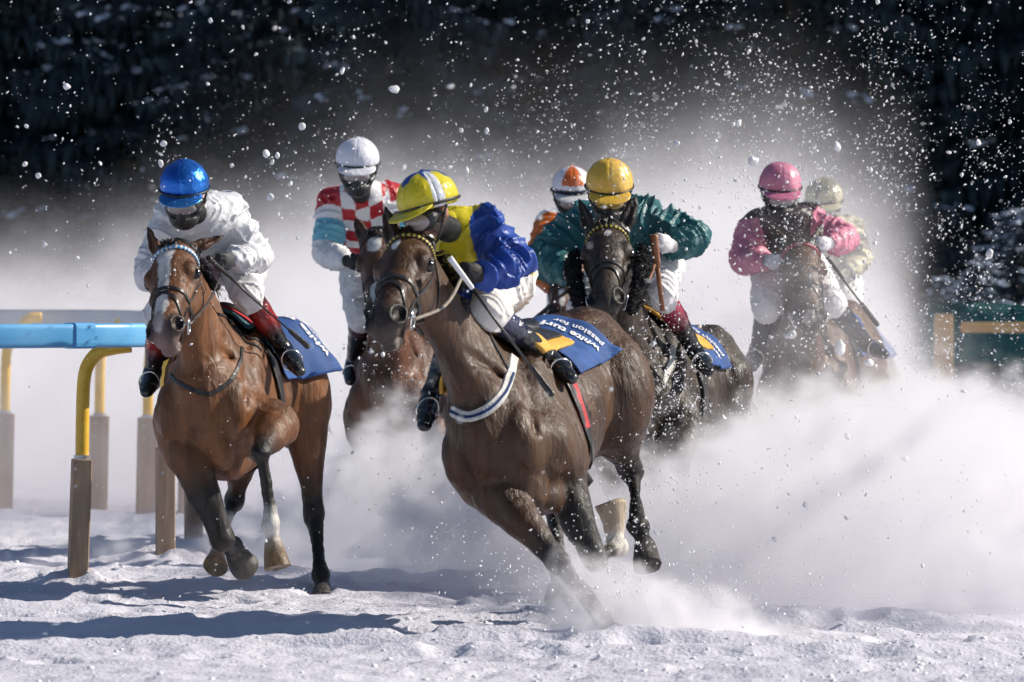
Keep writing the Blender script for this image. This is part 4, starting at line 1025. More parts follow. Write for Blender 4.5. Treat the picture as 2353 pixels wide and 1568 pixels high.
def green_gold(V, I):
    c = np.tile((.022, .125, .14), (len(V), 1)); L = V-I['g']['neck']; v = -(L@I['spd']); c[(v > .36)] = (.70, .42, .08)
    for s, (t, m) in arm_mask(V, I).items(): c[m] = (.022, .125, .14)
    return c
def orange_white(V, I):
    g = I['g']; c = np.tile((.72, .73, .80), (len(V), 1)); L = V-g['neck']; v = -(L@I['spd']); u = L@I['lat']; c[(v > .16+.25*np.abs(u))] = (.62, .15, .02)
    for s, (t, m) in arm_mask(V, I).items(): c[m & (t > .03)] = (.62, .15, .02)
    return c
def pink_dark(V, I):
    c = np.tile((.05, .035, .04), (len(V), 1))
    for s, (t, m) in arm_mask(V, I).items(): c[m & (t > .04)] = (.66, .24, .34)  # pink paled, the haze of the spray put into the sleeve colour
    return c
def cream(V, I):
    c = np.tile((.55, .50, .34), (len(V), 1)); n = vnoise(V*14.); c[n > .2] = (.22, .2, .16); return c
def cap_star(L):
    c = np.tile((.62, .52, .02), (len(L), 1)); a = np.arctan2(L[:, 1], L[:, 0]+.012); r = np.sqrt((L[:, 0]+.012)**2+L[:, 1]**2)
    c[(L[:, 2] > .06) & (r < .045+.065*np.abs(np.cos(a*2.5+.5))**2.2)] = (.015, .06, .32); c[(a > .9) & (a < 1.35) & (r > .03)] = (.72, .73, .78); return c
def cap_seg(L):
    c = np.tile((.72, .73, .80), (len(L), 1)); a = np.arctan2(L[:, 1], L[:, 0]+.012); c[(np.floor(a/(math.pi/3)+.5).astype(int) % 2 == 0) & (L[:, 2] > .07)] = (.6, .14, .03); c[L[:, 2] < .045] = (.03, .035, .07); return c

gold_lens = principled('gold_goggle_lens_material', (.42, .30, .08), .12, .8)
gold_pad = mat_noise('yellow_saddle_pad_material', (.60, .33, .06), (.72, .42, .10), 8, .75, .2, bump=.4)
# ---- second horse: dark brown, leading round the turn
H2 = make_horse(dict(label='dark brown race horse leaning into the turn, one front hoof digging into the snow', coat=(.056, .0245, .0095), vox=.008, seed=5,
    trunk=((1155, 992, 27.4), 18, -8, -21), scale=1.02, head=((932, 528, 26.95), (862, 737), 36), arch=.02, hscale=1.14, hw=1.12, slim=.96,
    ears=((.9, .15, .75, 1.0, .3), (.95, .10, .62, 1.25, .5)), muzzle=(.05, .035, .03),
    marks=[((.11, -.012, .004), (.030, .018, .012), (.6, .6, .6)), ((.56, 0, -.13), (.02, .035, .02), (.3, .25, .22))], browband=((.62, .5, .12), (.05, .05, .04), .014), nostril=1.2,
    legs={'FR': dict(j=[(1150, 1140, 27.2), (1283, 1290, 'n'), (1385, 1425, 'n'), (1434, 1480, 'n')]),
          'FL': dict(j=[(1285, 1085, 27.5), (1368, 1285, 'n'), (1415, 1258, 'f'), (1404, 1165, 'f')], sock=(.6, .56, .5), hoof=(.35, .28, .2), black=True),
          'HL': dict(j=[(1405, 945, 28.3), (1452, 1082, 'f'), (1466, 1212, 'n'), (1493, 1300, 'n')], fat=1.22),
          'HR': dict(j=[(1250, 1050, 28.6), (1272, 1170, 'f'), (1287, 1312, 'n'), (1286, 1385, 'n')])}))
H2['gx'] = .26
c2, G2 = saddle_set(H2, gold_pad, '', '', pad=(-.06, .42), padang=46, x0=-.36, x1=.16, amax=72); print_cloth(G2, c2, '1', .46, .84, 1.3)
R2 = make_rider(dict(label='jockey in yellow and blue leaning left behind the head of the dark brown leader', horse=H2, seed=2,
    look=(-.60, -.75, -.22), hup=(-.25, 0, 1), tilt=-.05, hs=1.06,
    j=dict(head=(985, 484, 27.0), neck=(1042, 525, 27.3), pelvis=(1142, 655, 27.85), shL=(1115, 530, 27.3), shR=(1045, 600, 27.5),
           elL=(1183, 608, 27.2), elR=(1070, 690, 27.55), wrL=(1113, 632, 26.98), wrR=(1060, 700, 27.3), haL=(1070, 622, 26.9), haR=(1055, 705, 27.2),
           knL=(1118, 712, 27.3), knR=(1050, 765, 28.0), anL=(1262, 822, 27.62), anR=(990, 905, 28.0), toL=(1308, 866, 27.5), toR=(978, 972, 27.75)),
    silk=yellow_blue, cap=cap_star, peak=(.62, .52, .02), mask=False, facecol=(.03, .025, .025), earcol=(.4, .2, .13), sock=(.03, .035, .09), sockend=.42, topend=.44, collar=(.62, .52, .02), fold=.016, breeches=(.72, .70, .68)))
for s in 'LR': stir_leather(H2, R2, s)
rein(H2, 'L', [lerp(H2['ringL'], R2['g']['holdL'], .5)+np.array([.03, 0, -.04]), R2['g']['holdL']], H2['e'], r=.008, mat=mat_noise('rubber_rein_material', (.25, .22, .19), (.35, .3, .25), 40, .7, .2))
rein(H2, 'R', [lerp(H2['ringR'], R2['g']['holdR'], .5)+np.array([0, 0, -.02]), R2['g']['holdR']], H2['e'])
whip('long black whip with a white grip slanting across the dark brown horse in the centre', WN(1033, 592, 26.75), WN(1225, 850, 26.7), .0095, .006, handle=letter_m)
strap_px(H2, 'breast_girth', [(1002, 880), (1010, 915), (1040, 945), (1075, 958), (1120, 942), (1155, 905), (1172, 860), (1180, 822)], .050, grey_web, H2['e'], th=.010)
strap_px(H2, 'breast_girth_trim', [(1006, 905), (1040, 946), (1075, 960), (1120, 944), (1158, 905), (1176, 860)], .014, navy_m, H2['e'], th=.014)
strap_px(H2, 'breast_strap', [(1168, 850), (1130, 780), (1105, 735)], .018, leather, H2['e'])
strap_px(H2, 'elastic_girth', [(1312, 880), (1324, 915), (1338, 960), (1346, 985)], .05, red_pad, H2['e'], th=.014)
# ---- chestnut behind, jockey in red and white chequers
H3 = make_horse(dict(label='chestnut race horse running half hidden behind the head of the dark brown leader', coat=(.10, .04, .02), vox=.011, seed=6,
    trunk=((905, 900, 34.7), 10, -4, -4), head=((860, 528, 34.15), (868, 735), 14), hscale=1.08, mane=200, tail=100,
    ears=((1.0, .25, 0, 1.0, .4), (1.0, .25, 0, 1.0, .4)), marks=[((.10, .0, .0), (.05, .04, .02), white), ((.40, -.01, 0), (.06, .03, .02), white)],
    browband=((.02, .02, .02), (.05, .03, .03), .016), legs=legs_like(905, 34.7)))
grey_cl = mat_noise('grey_saddle_cloth_material', (.05, .045, .045), (.09, .08, .075), 6, .8, .2)
c3, G3 = saddle_set(H3, grey_cl, '', '', amax=80, x1=.25)
R3 = make_rider(dict(label='jockey in a white helmet and red and white chequered jacket behind the leaders', horse=H3, seed=3, look=(-.02, -1, -.18), vox=.008,
    j=dict(head=(822, 385, 34.35), neck=(830, 448, 34.75), pelvis=(868, 600, 35.3), shL=(893, 455, 34.85), shR=(766, 468, 34.85), elL=(925, 560, 34.8), elR=(750, 580, 34.75),
           wrL=(885, 620, 34.4), wrR=(797, 600, 34.4), haL=(870, 625, 34.3), haR=(822, 600, 34.3), knL=(935, 700, 34.8), knR=(830, 720, 34.6), anL=(960, 830, 34.9), anR=(812, 835, 34.9), toL=(965, 870, 34.7), toR=(806, 872, 34.7)),
    silk=chequer, cap=cap_solid((.72, .73, .82)), peak=(.72, .72, .78), sock=(.10, .02, .04), sockend=.3, topend=.3, fold=.008))
rein(H3, 'R', [R3['g']['holdR']], H3['e']); rein(H3, 'L', [R3['g']['holdL']], H3['e'])
# ---- black horse with sheepskin cheek rolls
H4 = make_horse(dict(label='nearly black race horse with furry black cheek rolls on its bridle', coat=(.032, .020, .014), vox=.009, seed=8,
    trunk=((1455, 890, 31.7), 17, 3, -9), head=((1392, 508, 31.1), (1390, 690), 6), arch=.03, hscale=1.12, hw=1.12, mane=260, tail=150,
    ears=((.9, .30, .55, 1.1, .5), (.85, .40, .5, 1.1, .4)), muzzle=(.035, .027, .024), browband=((.62, .5, .10), (.03, .03, .02), .016), nostril=1.15,
    marks=[((.11, .01, .005), (.02, .014, .01), (.4, .4, .4))], legs=legs_like(1465, 31.7)))
c4, G4 = saddle_set(H4, gold_pad, '', '', pad=(-.12, .36), padang=54, x0=-.34, x1=.2, amax=72); print_cloth(G4, c4, '3', .46, .84, 1.3)
fur = mat_noise('black_sheepskin_material', (.006, .006, .007), (.022, .022, .024), 30, .85, .2, bump=1, bscale=120, bdist=.01)
for s in (1, -1):
    S = Sdf(); Hd = H4['Hd']; S.chain([Hd(.06, s*.135, -.13), Hd(.20, s*.140, -.12), Hd(.38, s*.120, -.12), Hd(.52, s*.095, -.12)], [.030, .044, .042, .028], .02, up=H4['A'][2], sy=.75, n=3)
    V, Fq = S.mesh(.006); N = vert_normals(V, Fq); V = V+N*((fbm(V*55, 2))*.010)[:, None]; n0 = len(V)
    rr = np.random.RandomState(3+s); idx = rr.choice(n0, 1500); P = V[idx]; D = N[idx]+rr.randn(len(idx), 3)*.5; D /= np.linalg.norm(D, axis=1)[:, None]; sd_ = np.cross(D, rr.randn(len(idx), 3)); sd_ /= np.linalg.norm(sd_, axis=1)[:, None]
    TV = np.concatenate([P-sd_*.003-N[idx]*.003, P+sd_*.003-N[idx]*.003, P+D*rr.uniform(.010, .022, (len(idx), 1))]); m = len(idx); TF = [(n0+i, n0+m+i, n0+2*m+i) for i in range(m)]
    mesh_obj('cheek_roll', np.concatenate([V, TV]), [tuple(q) for q in Fq.tolist()]+TF, fur, H4['e'], smooth=False)
R4 = make_rider(dict(label='jockey in a golden helmet and dark green jacket, elbows wide, on the black horse', horse=H4, seed=4, look=(.0, -1, -.30),
    j=dict(head=(1400, 440, 31.35), neck=(1405, 498, 31.7), pelvis=(1480, 590, 32.1), shL=(1478, 506, 31.8), shR=(1335, 525, 31.75), elL=(1592, 545, 31.75), elR=(1245, 598, 31.6),
           wrL=(1545, 566, 31.4), wrR=(1300, 626, 31.2), haL=(1515, 552, 31.3), haR=(1322, 640, 31.1), knL=(1515, 668, 31.5), knR=(1345, 705, 31.5), anL=(1598, 808, 31.75), anR=(1340, 830, 31.8), toL=(1625, 850, 31.5), toR=(1330, 870, 31.6)),
    silk=green_gold, lens=gold_lens, cap=cap_solid((.68, .42, .06), (.72, .46, .10)), peak=(.68, .42, .06), glove=(.70, .68, .70), sock=(.30, .015, .06), sockend=.46, topend=.46, fold=.018, collar=(.015, .09, .1), bandmat=rubber))
for s in 'LR': stir_leather(H4, R4, s)
brown_l = mat_noise('brown_leather_material', (.20, .08, .035), (.28, .12, .06), 20, .5, .4)
rein(H4, 'L', [lerp(H4['ringL'], R4['g']['holdL'], .5)+np.array([.04, 0, -.03]), R4['g']['holdL']], H4['e'], mat=brown_l, r=.008); rein(H4, 'R', [R4['g']['holdR']], H4['e'], mat=brown_l)
whip('thick tan leather whip hanging straight down beside the gloved hand of the green jockey', WN(1502, 540, 31.15), WN(1523, 715, 31.2), .016, .013, mat=brown_l, flap=False, handle=brown_l)
strap_px(H4, 'breast_girth', [(1455, 930), (1480, 925), (1510, 895), (1535, 850), (1545, 800)], .04, grey_web, H4['e'], th=.01)
strap_px(H4, 'breast_strap', [(1540, 800), (1530, 770), (1525, 740)], .018, leather, H4['e'])
# ---- bay between, mostly hidden
H5 = make_horse(dict(label='brown race horse seen only as a head in the gap left of the black horse', coat=(.11, .05, .028), vox=.013, seed=9,
    trunk=((1330, 900, 36.8), 8, -4, -4), head=((1296, 565, 36.2), (1290, 735), 4), hscale=1.05, mane=120, tail=60, ears=((1, .3, 0, 1, .4), (1, .3, 0, 1, .4)), marks=[((.35, 0, 0), (.12, .02, .02), white)], legs=legs_like(1330, 36.8)))
c5, G5 = saddle_set(H5, navy_m, '', '')
R5 = make_rider(dict(label='jockey in an orange and white jacket half hidden behind the green one', horse=H5, seed=5, look=(.05, -1, -.2), vox=.009,
    j=dict(head=(1314, 447, 36.3), neck=(1318, 508, 36.7), pelvis=(1345, 630, 37.2), shL=(1385, 520, 36.8), shR=(1270, 518, 36.7), elL=(1400, 610, 36.7), elR=(1238, 602, 36.3), wrL=(1340, 650, 36.3), wrR=(1266, 662, 36.1),
           haL=(1320, 655, 36.2), haR=(1300, 660, 36.2), knL=(1400, 730, 36.8), knR=(1290, 740, 36.8), anL=(1410, 840, 36.9), anR=(1280, 840, 36.9), toL=(1412, 870, 36.7), toR=(1276, 872, 36.7)),
    silk=orange_white, cap=cap_seg, peak=(.6, .6, .62), glove=(.6, .6, .6), fold=.008))
whip('short dark whip poking out to the left below the orange sleeve', WN(1325, 650, 35.9), WN(1262, 705, 35.9))
# ---- brown horse in the cloud, jockey in pink
H6 = make_horse(dict(label='brown race horse coming out of the snow cloud under the pink jockey', coat=(.085, .042, .022), vox=.011, seed=10,
    trunk=((1850, 860, 35.4), 9, -3, -4), head=((1838, 548, 34.85), (1866, 738), -8), hscale=1.12, mane=200, tail=100, ears=((.9, .35, .1, 1.0, .4), (.9, .35, .1, 1.0, .4)),
    browband=((.45, .03, .06), (.6, .2, .25), .016), marks=[((.54, 0, -.06), (.03, .04, .03), (.4, .36, .34))], legs=legs_like(1850, 35.4)))
c6, G6 = saddle_set(H6, navy_m, '', '', x0=-.34, x1=.2, amax=80)
R6 = make_rider(dict(label='jockey in a pink helmet with pink sleeves at the right, deep in flying snow', horse=H6, seed=6, look=(.06, -1, -.2), vox=.008,
    j=dict(head=(1793, 440, 34.95), neck=(1802, 500, 35.35), pelvis=(1815, 620, 35.9), shL=(1862, 512, 35.45), shR=(1738, 520, 35.45), elL=(1942, 548, 35.35), elR=(1708, 600, 35.3), wrL=(1905, 560, 35.0), wrR=(1762, 600, 34.95),
           haL=(1888, 560, 34.9), haR=(1785, 600, 34.85), knL=(1905, 690, 35.1), knR=(1765, 700, 35.1), anL=(1995, 795, 35.3), anR=(1740, 800, 35.3), toL=(2028, 812, 35.1), toR=(1730, 840, 35.1)),
    silk=pink_dark, cap=cap_solid((.58, .20, .30), (.64, .26, .36)), peak=(.55, .18, .28), glove=(.62, .62, .66), sock=(.03, .03, .05), fold=.010, collar=(.05, .04, .045)))
rein(H6, 'L', [R6['g']['holdL']], H6['e']); rein(H6, 'R', [R6['g']['holdR']], H6['e'])
whip('black whip slanting down to the right from the hand of the pink jockey', WN(1900, 590, 34.7), WN(1985, 705, 34.8), .008, .006)
# ---- last pair, almost lost in the cloud
H7 = make_horse(dict(label='race horse all but lost in the powder snow behind the pink jockey', coat=(.09, .05, .03), vox=.014, seed=12,
    trunk=((1905, 880, 40), 6, -3, -3), head=((1885, 590, 39.5), (1880, 745), -4), mane=80, tail=40, ears=((1, .3, 0, .8, .4), (1, .3, 0, .8, .4)), legs=legs_like(1905, 40)))
c7, G7 = saddle_set(H7, navy_m, '', '')
R7 = make_rider(dict(label='jockey in mottled cream silks showing faintly over the shoulder of the pink one', horse=H7, seed=7, look=(.0, -1, -.15), vox=.01,
    j=dict(head=(1893, 470, 39.4), neck=(1898, 525, 39.8), pelvis=(1905, 640, 40.3), shL=(1950, 535, 39.9), shR=(1850, 535, 39.9), elL=(1975, 600, 39.8), elR=(1830, 610, 39.8), wrL=(1930, 640, 39.5), wrR=(1860, 640, 39.5),
           haL=(1915, 640, 39.4), haR=(1880, 640, 39.4), knL=(1950, 720, 39.9), knR=(1860, 720, 39.9), anL=(1960, 820, 40.0), anR=(1850, 820, 40.0), toL=(1962, 850, 39.8), toR=(1848, 850, 39.8)),
    silk=cream, cap=lambda L: np.where((vnoise(L*16.) > .1)[:, None], np.array([(.25, .23, .18)]), np.array([(.55, .50, .34)])), peak=(.5, .46, .3)))
# ------------------------------------------------------------------ clods and grains of snow in the air
clod_m = mat_noise('flying_snow_material', (.86, .87, .90), (.92, .92, .93), 60, .55, .3, bump=.5, bscale=160, bdist=.004)
vr = np.random.RandomState(21); clods = []
bm = bmesh.new(); bmesh.ops.create_icosphere(bm, subdivisions=2, radius=1); bv = np.array([v.co[:] for v in bm.verts]); bf = [tuple(v.index for v in f.verts) for f in bm.faces]; bm.free()
for k in range(7):
    v = bv*(1+.52*fbm(bv*1.1+k*9.7, 2)[:, None]+.12*vnoise(bv*3.5+k)[:, None])*np.array([1, .8, vr.uniform(.6, .95)])
    me = bpy.data.meshes.new('snow_clod'); me.from_pydata(v.tolist(), [], bf); me.polygons.foreach_set('use_smooth', [True]*len(bf)); me.materials.append(clod_m); clods.append(me)
big = [(905, 206, 21, 'big round snow clod in the air above the yellow and blue helmet', 27), (1730, 372, 26, 'largest snow clod of all, flying left of the pink helmet', 33), (1923, 338, 20, 'bright snow clod up and right of the pink helmet', 34),
       (612, 355, 19, 'bright snow clod midway between the blue and white helmets', 29), (375, 330, 15, 'ragged snow clod just above the blue helmet', 29), (370, 376, 16, 'upright snow clod touching the left edge of the blue helmet', 29.5),
       (153, 198, 16, 'lone round snow clod high in the dark at the left', 30), (1817, 770, 24, 'snow clod in front of the chest of the horse under the pink jockey', 34), (1930, 800, 30, 'wide lump of snow low on the horse under the pink jockey', 34.2),
       (1996, 834, 20, 'tilted snow lump below the foot of the pink jockey', 34), (2275, 585, 20, 'tall snow clod at the right edge in front of the blue-shadowed trees', 32), (787, 163, 15, 'snow clod straight above the white helmet', 29), (1947, 1004, 17, 'grey-shaded snow lump hanging in the thick cloud at the right', 29), (2080, 1053, 18, 'slim dark-sided snow lump in the cloud near the right edge', 29), (1697, 283, 15, 'small oval snow clod above the left shoulder of the pink jockey', 33)]
mid = [(694, 290, 13), (637, 357, 11), (533, 380, 10), (667, 423, 12), (621, 452, 14), (657, 452, 9), (58, 377, 11), (88, 405, 12), (2180, 350, 11), (2249, 327, 13), (1118, 302, 12), (1117, 252, 11), (483, 48, 9), (559, 63, 9), (588, 125, 9), (735, 405, 10), (1072, 392, 12), (1643, 325, 10), (1555, 330, 12), (1350, 50, 10), (886, 98, 10), (1060, 300, 10), (60, 290, 9), (178, 593, 8), (102, 562, 9), (1478, 90, 8), (2320, 280, 9), (1965, 640, 9), (2010, 560, 9), (810, 1040, 8), (880, 815, 10), (1500, 792, 11), (1662, 960, 11), (1700, 620, 9), (1880, 860, 9), (1780, 1240, 12), (2050, 1395, 9), (1850, 1160, 13), (2120, 1300, 10), (1945, 1190, 10), (2215, 900, 12)]
first_c = True
def clod(px, py, d, size, label, me, grp='clods of snow thrown up by the hooves'):
    o = bpy.data.objects.new('flying_snow_clod', me); col.objects.link(o); o.location = W(px, py, d); s = size/2*d/F
    o.scale = (s*vr.uniform(.85, 1.15), s, s*vr.uniform(.8, 1.1)); o.rotation_euler = tuple(vr.uniform(0, 6.28, 3)); tag(o, label, 'snow clod', grp)
for i, (px, py, s, lab, d) in enumerate(big): clod(px, py, d, s*1.15, lab, clods[i % 7])
GA = [  # centre px, spread px, depths, clods, grains, size range of the grains
    (1150, 330, 520, 200, 28, 33, 55, 1500), (1750, 330, 330, 200, 29, 34, 50, 2600), (2050, 420, 220, 230, 30, 34, 30, 1300), (2180, 700, 150, 170, 29, 34, 26, 1300),
    (350, 300, 330, 230, 27, 31, 24, 380), (900, 900, 70, 110, 28.8, 32.5, 6, 420), (1560, 900, 110, 110, 28.9, 30.5, 14, 1700), (1860, 780, 120, 160, 32, 34, 14, 700), (1330, 1060, 150, 160, 28, 28.6, 4, 260),
    (1850, 1150, 330, 180, 27.2, 30, 18, 300), (1320, 1380, 110, 80, 26.2, 27.2, 8, 500), (1400, 140, 480, 120, 28, 36, 20, 500), (650, 1250, 320, 130, 29, 30, 4, 160), (450, 700, 200, 200, 28.5, 29.4, 3, 120), (2250, 860, 120, 70, 30, 38, 4, 500), (1300, 600, 650, 350, 17, 22, 0, 70), (1800, 1180, 330, 150, 27.5, 29, 0, 1500), (1500, 1380, 220, 60, 26.6, 28, 0, 900), (1050, 1200, 160, 130, 28.6, 30, 0, 500), (1420, 1230, 130, 110, 26.6, 28.4, 0, 500), (1500, 500, 500, 250, 36, 50, 0, 900)]
n_c = 300-len(big)-len(mid); tot = sum(g[6] for g in GA)
for px, py, s in mid: clod(px, py, vr.uniform(28, 31), s*1.3, 'mid-sized snow clod flying through the air', clods[vr.randint(7)])
for g in GA:
    for k in range(int(g[6]/tot*n_c)):
        px, py = vr.normal(g[0], g[2]), vr.normal(g[1], g[3]); clod(np.clip(px, -20, 2373), np.clip(py, 5, 1480), vr.uniform(g[4], g[5]), 3.6+8.5*vr.rand()**2.2, 'small snow clod flying through the air', clods[vr.randint(7)])
oc = np.array([(1, 0, 0), (-1, 0, 0), (0, 1, 0), (0, -1, 0), (0, 0, 1), (0, 0, -1)], float); of = np.array([(0, 2, 4), (2, 1, 4), (1, 3, 4), (3, 0, 4), (2, 0, 5), (1, 2, 5), (3, 1, 5), (0, 3, 5)])
VV = []; FF = []; n0 = 0
for g in GA:
    for k in range(int(g[7]*1.5)):
        px, py, d = vr.normal(g[0], g[2]*.95), vr.normal(g[1], g[3]), vr.uniform(g[4]-.5, g[5]+.5)
        if vnoise(np.array([px/75., py/75., 3.]))+.6*vnoise(np.array([px/28., py/28., 9.])) < vr.uniform(-.9, .5): continue
        c = WN(px, py, d)
        if c[2] < .02: continue
        s = (1.0+3.0*vr.rand()**3.4)*d/F*(2.2 if d < 23 else 1); a = vr.randn(3, 3); q, _ = np.linalg.qr(a); VV.append(c+(oc*s*vr.uniform(.5, 1.3, (6, 1))*np.array([vr.uniform(1, 1.8), 1, .8]))@q); FF.append(of+n0); n0 += 6
VV = np.concatenate(VV); FF = np.concatenate(FF)
tag(mesh_obj('flying_snow_grains', VV, FF, clod_m, smooth=True), 'fine spray of snow grains filling the air over the whole field', 'snow spray', kind='stuff')

# lumps of broken snow lying on the track
lv = np.array(ICO); lf = np.array(ICOF)
n = 5000; px = vr.uniform(-60, 2420, n); d = 24+vr.rand(n)**1.2*9.5; keep = vr.rand(n) < (.25+.75*np.clip((px-900)/1200, 0, 1)*np.clip((29-d)/3, 0, 1)+.25*np.clip((900-px)/900, 0, 1)*np.clip((d-29.5)/2, 0, 1)); px, d = px[keep], d[keep]
X = (px-1176.5)*d/F; Z = ground_h(X, d); VV = []; FF = []
for k in range(len(X)):
    s = .003+.010*vr.rand()**3.0; VV.append(np.array([X[k], d[k], Z[k]+s*.25])+lv*s*vr.uniform(.6, 1.3, (12, 1))*np.array([1.2, 1, .8])); FF.append(lf+k*12)
tag(mesh_obj('snow_crumbs', np.concatenate(VV), np.concatenate(FF), clod_m, smooth=True), 'loose crumbs of broken snow strewn over the track', 'snow crumbs', kind='stuff')
# ------------------------------------------------------------------ clouds of powder snow (voxel grids of real volume)
def powder(name, mn, mx, res, build, dens, label, color=(.984, .975, .997), g=0.1):
    me = bpy.data.meshes.new(name); o = bpy.data.objects.new(name, me); col.objects.link(o)
    tag(o, label, 'snow powder', kind='stuff')
    ng = bpy.data.node_groups.new(name, 'GeometryNodeTree')
    ng.interface.new_socket('Geometry', in_out='OUTPUT', socket_type='NodeSocketGeometry')
    h = NT(ng); vc = h.node('GeometryNodeVolumeCube'); out = h.node('NodeGroupOutput')
    vc.inputs['Min'].default_value = mn; vc.inputs['Max'].default_value = mx
    for k, r in zip(('Resolution X', 'Resolution Y', 'Resolution Z'), res): vc.inputs[k].default_value = r
    pos = h.node('GeometryNodeInputPosition'); sp = h.node('ShaderNodeSeparateXYZ'); h.l.new(pos.outputs[0], sp.inputs[0])
    h.pos = pos.outputs[0]
    d = build(h, sp.outputs[0], sp.outputs[1], sp.outputs[2])
    h.put(vc.inputs['Density'], d)
    m = bpy.data.materials.new(name+'_material'); m.use_nodes = True; q = NT(m.node_tree); q.n.remove(q.n['Principled BSDF'])
    pv = q.node('ShaderNodeVolumePrincipled'); pv.inputs['Color'].default_value = (*color, 1); pv.inputs['Density'].default_value = dens
    pv.inputs['Anisotropy'].default_value = g
    q.l.new(pv.outputs[0], q.n['Material Output'].inputs['Volume'])
    sm = h.node('GeometryNodeSetMaterial'); sm.inputs['Material'].default_value = m
    h.l.new(vc.outputs[0], sm.inputs[0]); h.l.new(sm.outputs[0], out.inputs[0])
    md = o.modifiers.new('powder', 'NODES'); md.node_group = ng
    return o
def fcurve(h, v, pts, lo, hi):
    """float curve: pts list of (v, value); v normalised between lo, hi"""
    n = h.node('ShaderNodeFloatCurve'); x0, x1 = pts[0][0], pts[-1][0]
    mr = h.node('ShaderNodeMapRange'); h.put(mr.inputs[0], v); mr.inputs[1].default_value = x0; mr.inputs[2].default_value = x1
    c = n.mapping.curves[0]
    q = [((x-x0)/(x1-x0), (y-lo)/(hi-lo)) for x, y in pts]
    c.points[0].location = q[0]; c.points[1].location = q[-1]
    for a in q[1:-1]: c.points.new(*a)
    n.mapping.update(); h.l.new(mr.outputs[0], n.inputs['Value'])
    return h.m('MULTIPLY_ADD', n.outputs[0], hi-lo, lo)
def noise(h, scale, detail=4, rough=.55, off=(0, 0, 0), stretch=(1, 1, 1)):
    v = h.node('ShaderNodeVectorMath', operation='MULTIPLY_ADD'); h.put(v.inputs[0], h.pos); v.inputs[1].default_value = stretch; v.inputs[2].default_value = off
    n = h.node('ShaderNodeTexNoise'); n.inputs['Scale'].default_value = scale; n.inputs['Detail'].default_value = detail; n.inputs['Roughness'].default_value = rough
    h.l.new(v.outputs[0], n.inputs['Vector']); return n.outputs[0]
def vor(h, scale, off=(0, 0, 0)):
    v = h.node('ShaderNodeVectorMath', operation='ADD'); h.put(v.inputs[0], h.pos); v.inputs[1].default_value = off
    n = h.node('ShaderNodeTexVoronoi', feature='SMOOTH_F1'); n.inputs['Scale'].default_value = scale; n.inputs['Smoothness'].default_value = .35; n.inputs['Randomness'].default_value = 1
    h.l.new(v.outputs[0], n.inputs['Vector']); return n.outputs['Distance']
def XZ(px, py, d): return ((px-1176.5)*d/F, CAMZ-(py-640)*d/F)
def bankA(h, x, y, z):
    d = 46
    pts = [XZ(*q, d) for q in [(-700, 690), (-100, 680), (300, 650), (650, 590), (950, 490), (1250, 530), (1500, 450), (1700, 420), (1900, 440), (2080, 570), (2200, 860), (2320, 960), (2700, 980)]]
    top = fcurve(h, x, pts, 0, 3.5)
    n = noise(h, .55, 5, .6, (3, 1, 0)); n2 = noise(h, 2.2, 4, .6)
    hh = h.m('SUBTRACT', top, z)                                  # height below the top
    hh = h.m('MULTIPLY_ADD', h.m('SUBTRACT', n, .5), 1.9, hh)
    hh = h.m('MULTIPLY_ADD', h.m('SUBTRACT', n2, .5), 1.25, hh)
    a = h.m('POWER', h.sstep(hh, -1.0, 1.15), 2.0); a = h.m('MULTIPLY', a, h.sstep(n2, .34, .64, .30, 1.8))
    mist = h.m('MULTIPLY', h.m('MULTIPLY', h.sstep(z, 3.7, 2.2), h.sstep(x, -3.0, .5)), h.m('MULTIPLY', h.sstep(x, 4.2, 2.0), h.sstep(n2, .42, .68, 0.003, .04))); a = h.m('ADD', a, mist)
    a = h.m('MULTIPLY', a, h.m('MAXIMUM', h.sstep(h.m('MULTIPLY_ADD', h.m('SUBTRACT', n2, .5), 3.0, h.m('MULTIPLY_ADD', z, .35, x)), 4.3, 2.3), h.sstep(z, .8, .45)))
    yn = h.m('MULTIPLY_ADD', h.m('SUBTRACT', n, .5), 9.0, y); yn = h.m('MULTIPLY_ADD', h.m('SUBTRACT', n2, .5), 5.0, yn); yn = h.m('MULTIPLY_ADD', h.m('SUBTRACT', yn, y), h.sstep(x, 1.6, 2.6), y)
    e = h.m('MULTIPLY', h.sstep(h.m('SUBTRACT', yn, fcurve(h, x, [(-7, 39.6), (-1.9, 38.8), (-.9, 37.5), (.8, 37.4), (1.4, 36.3), (2.2, 37), (3.0, 44), (6, 54)], 36, 56)), 0, 3.5), h.sstep(y, 60, 54))
    return h.m('MULTIPLY', a, e)
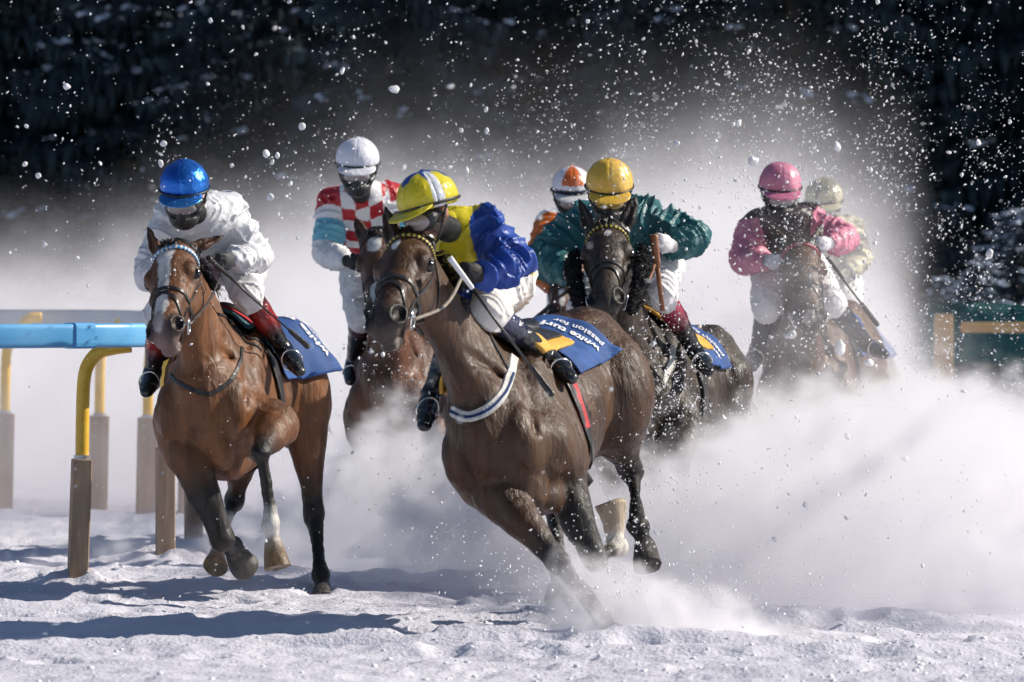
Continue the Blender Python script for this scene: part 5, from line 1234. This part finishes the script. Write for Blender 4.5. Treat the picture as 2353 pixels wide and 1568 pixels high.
def bankB(h, x, y, z):
    d = 32
    pts = [XZ(*q, d) for q in [(400, 1300), (700, 1180), (850, 960), (1000, 980), (1250, 1080), (1450, 1020), (1600, 980), (1720, 930), (1850, 900), (2100, 880), (2400, 960), (2700, 1000)]]
    top = fcurve(h, x, pts, 0, 1.4)
    n = noise(h, 1.3, 5, .62, (9, 2, 0)); n2 = noise(h, 4.5, 4, .6)
    hh = h.m('SUBTRACT', top, z)
    hh = h.m('MULTIPLY_ADD', h.m('SUBTRACT', n, .5), 1.1, hh)
    hh = h.m('MULTIPLY_ADD', h.m('SUBTRACT', n2, .5), .5, hh)
    hh = h.m('MULTIPLY_ADD', h.m('SUBTRACT', .42, vor(h, 2.6, (3, 3, 3))), .42, hh); hh = h.m('MULTIPLY_ADD', h.m('SUBTRACT', .42, vor(h, 6.5)), .22, hh)
    a = h.m('MULTIPLY', h.sstep(hh, -.03, .16), h.sstep(n2, .54, .65, .15, 1.15))
    fr = fcurve(h, x, [(-2.5, 33), (-1.2, 33), (-.6, 32.0), (.1, 30.4), (.5, 29.2), (.8, 28.6), (2.0, 28.2), (3.0, 28.6)], 26, 34)
    e = h.m('MULTIPLY', h.sstep(h.m('SUBTRACT', h.m('MULTIPLY_ADD', n, 2.0, h.m('MULTIPLY_ADD', n2, 1.0, y)), fr), 1.2, 1.75), h.sstep(y, 38, 36))
    return h.m('MULTIPLY', a, e)
powder('powder_cloud_behind', (-7, 36.2, 0), (6, 60, 3.8), (140, 90, 90), bankA, .34, 'tall white cloud of powder snow hanging behind the whole field of horses')
powder('powder_cloud_low', (-3, 27.5, 0), (3.5, 38.2, 1.9), (200, 200, 90), bankB, 5.0, 'dense low cloud of powder snow kicked up round the hooves')

def plume(h, x, y, z):
    a = WN(1300, 1330, 27.1); b = WN(1440, 1480, 26.6); n = noise(h, 3.5, 5, .62, (4, 1, 7)); n2 = noise(h, 11, 4, .6)
    # distance from the line hoof -> knee, widening to the right
    cx = fcurve(h, z, [(0, b[0]-.02), (.12, b[0]-.10), (.35, a[0]+.02), (.6, a[0]+.0)], -1, 1.2)
    dx = h.m('SUBTRACT', x, cx); dxr = h.m('MULTIPLY', dx, h.m('ADD', h.m('MULTIPLY', h.m('GREATER_THAN', dx, 0), -.62), 1.0))
    dy = h.m('MULTIPLY', h.m('SUBTRACT', y, 26.95), .9)
    r = h.m('SQRT', h.m('ADD', h.m('MULTIPLY', dxr, dxr), h.m('MULTIPLY', dy, dy)))
    lim = fcurve(h, z, [(0, .34), (.12, .30), (.3, .18), (.46, -.03), (.8, -.5)], -.6, .5)
    v = h.m('SUBTRACT', lim, r); v = h.m('MULTIPLY_ADD', h.m('SUBTRACT', n, .5), .40, v); v = h.m('MULTIPLY_ADD', h.m('SUBTRACT', n2, .5), .14, v)
    return h.m('MULTIPLY', h.sstep(v, -.01, .12), h.sstep(n2, .46, .62, .3, 1.2))
powder('powder_plume', (-.1, 26.3, 0), (1.5, 28.2, .75), (96, 90, 56), plume, 9.0, 'ragged plume of powder snow bursting round the planted front hoof')

def veil(h, x, y, z):
    n = noise(h, 1.8, 5, .62, (2, 8, 3)); n2 = noise(h, 6, 4, .6, (7, 1, 2)); c = WN(1885, 640, 34.3); q = None
    for v, c_, r_ in ((x, c[0], 1.05), (y, 34.1, .75), (z, .85, 1.25)):
        t = h.m('DIVIDE', h.m('SUBTRACT', v, float(c_)), r_); t = h.m('MULTIPLY', t, t); q = t if q is None else h.m('ADD', q, t)
    f = h.m('SUBTRACT', 1.0, h.m('SQRT', q)); f = h.m('MULTIPLY_ADD', h.m('SUBTRACT', n, .5), 1.6, f)
    return h.m('MULTIPLY', h.sstep(f, .0, .55), h.sstep(n2, .42, .64, .25, 1.2))
powder('powder_veil', (.4, 33.2, 0), (3.3, 35.1, 2.3), (96, 64, 80), veil, .42, 'thin veil of powder snow drifting in front of the pink jockey')
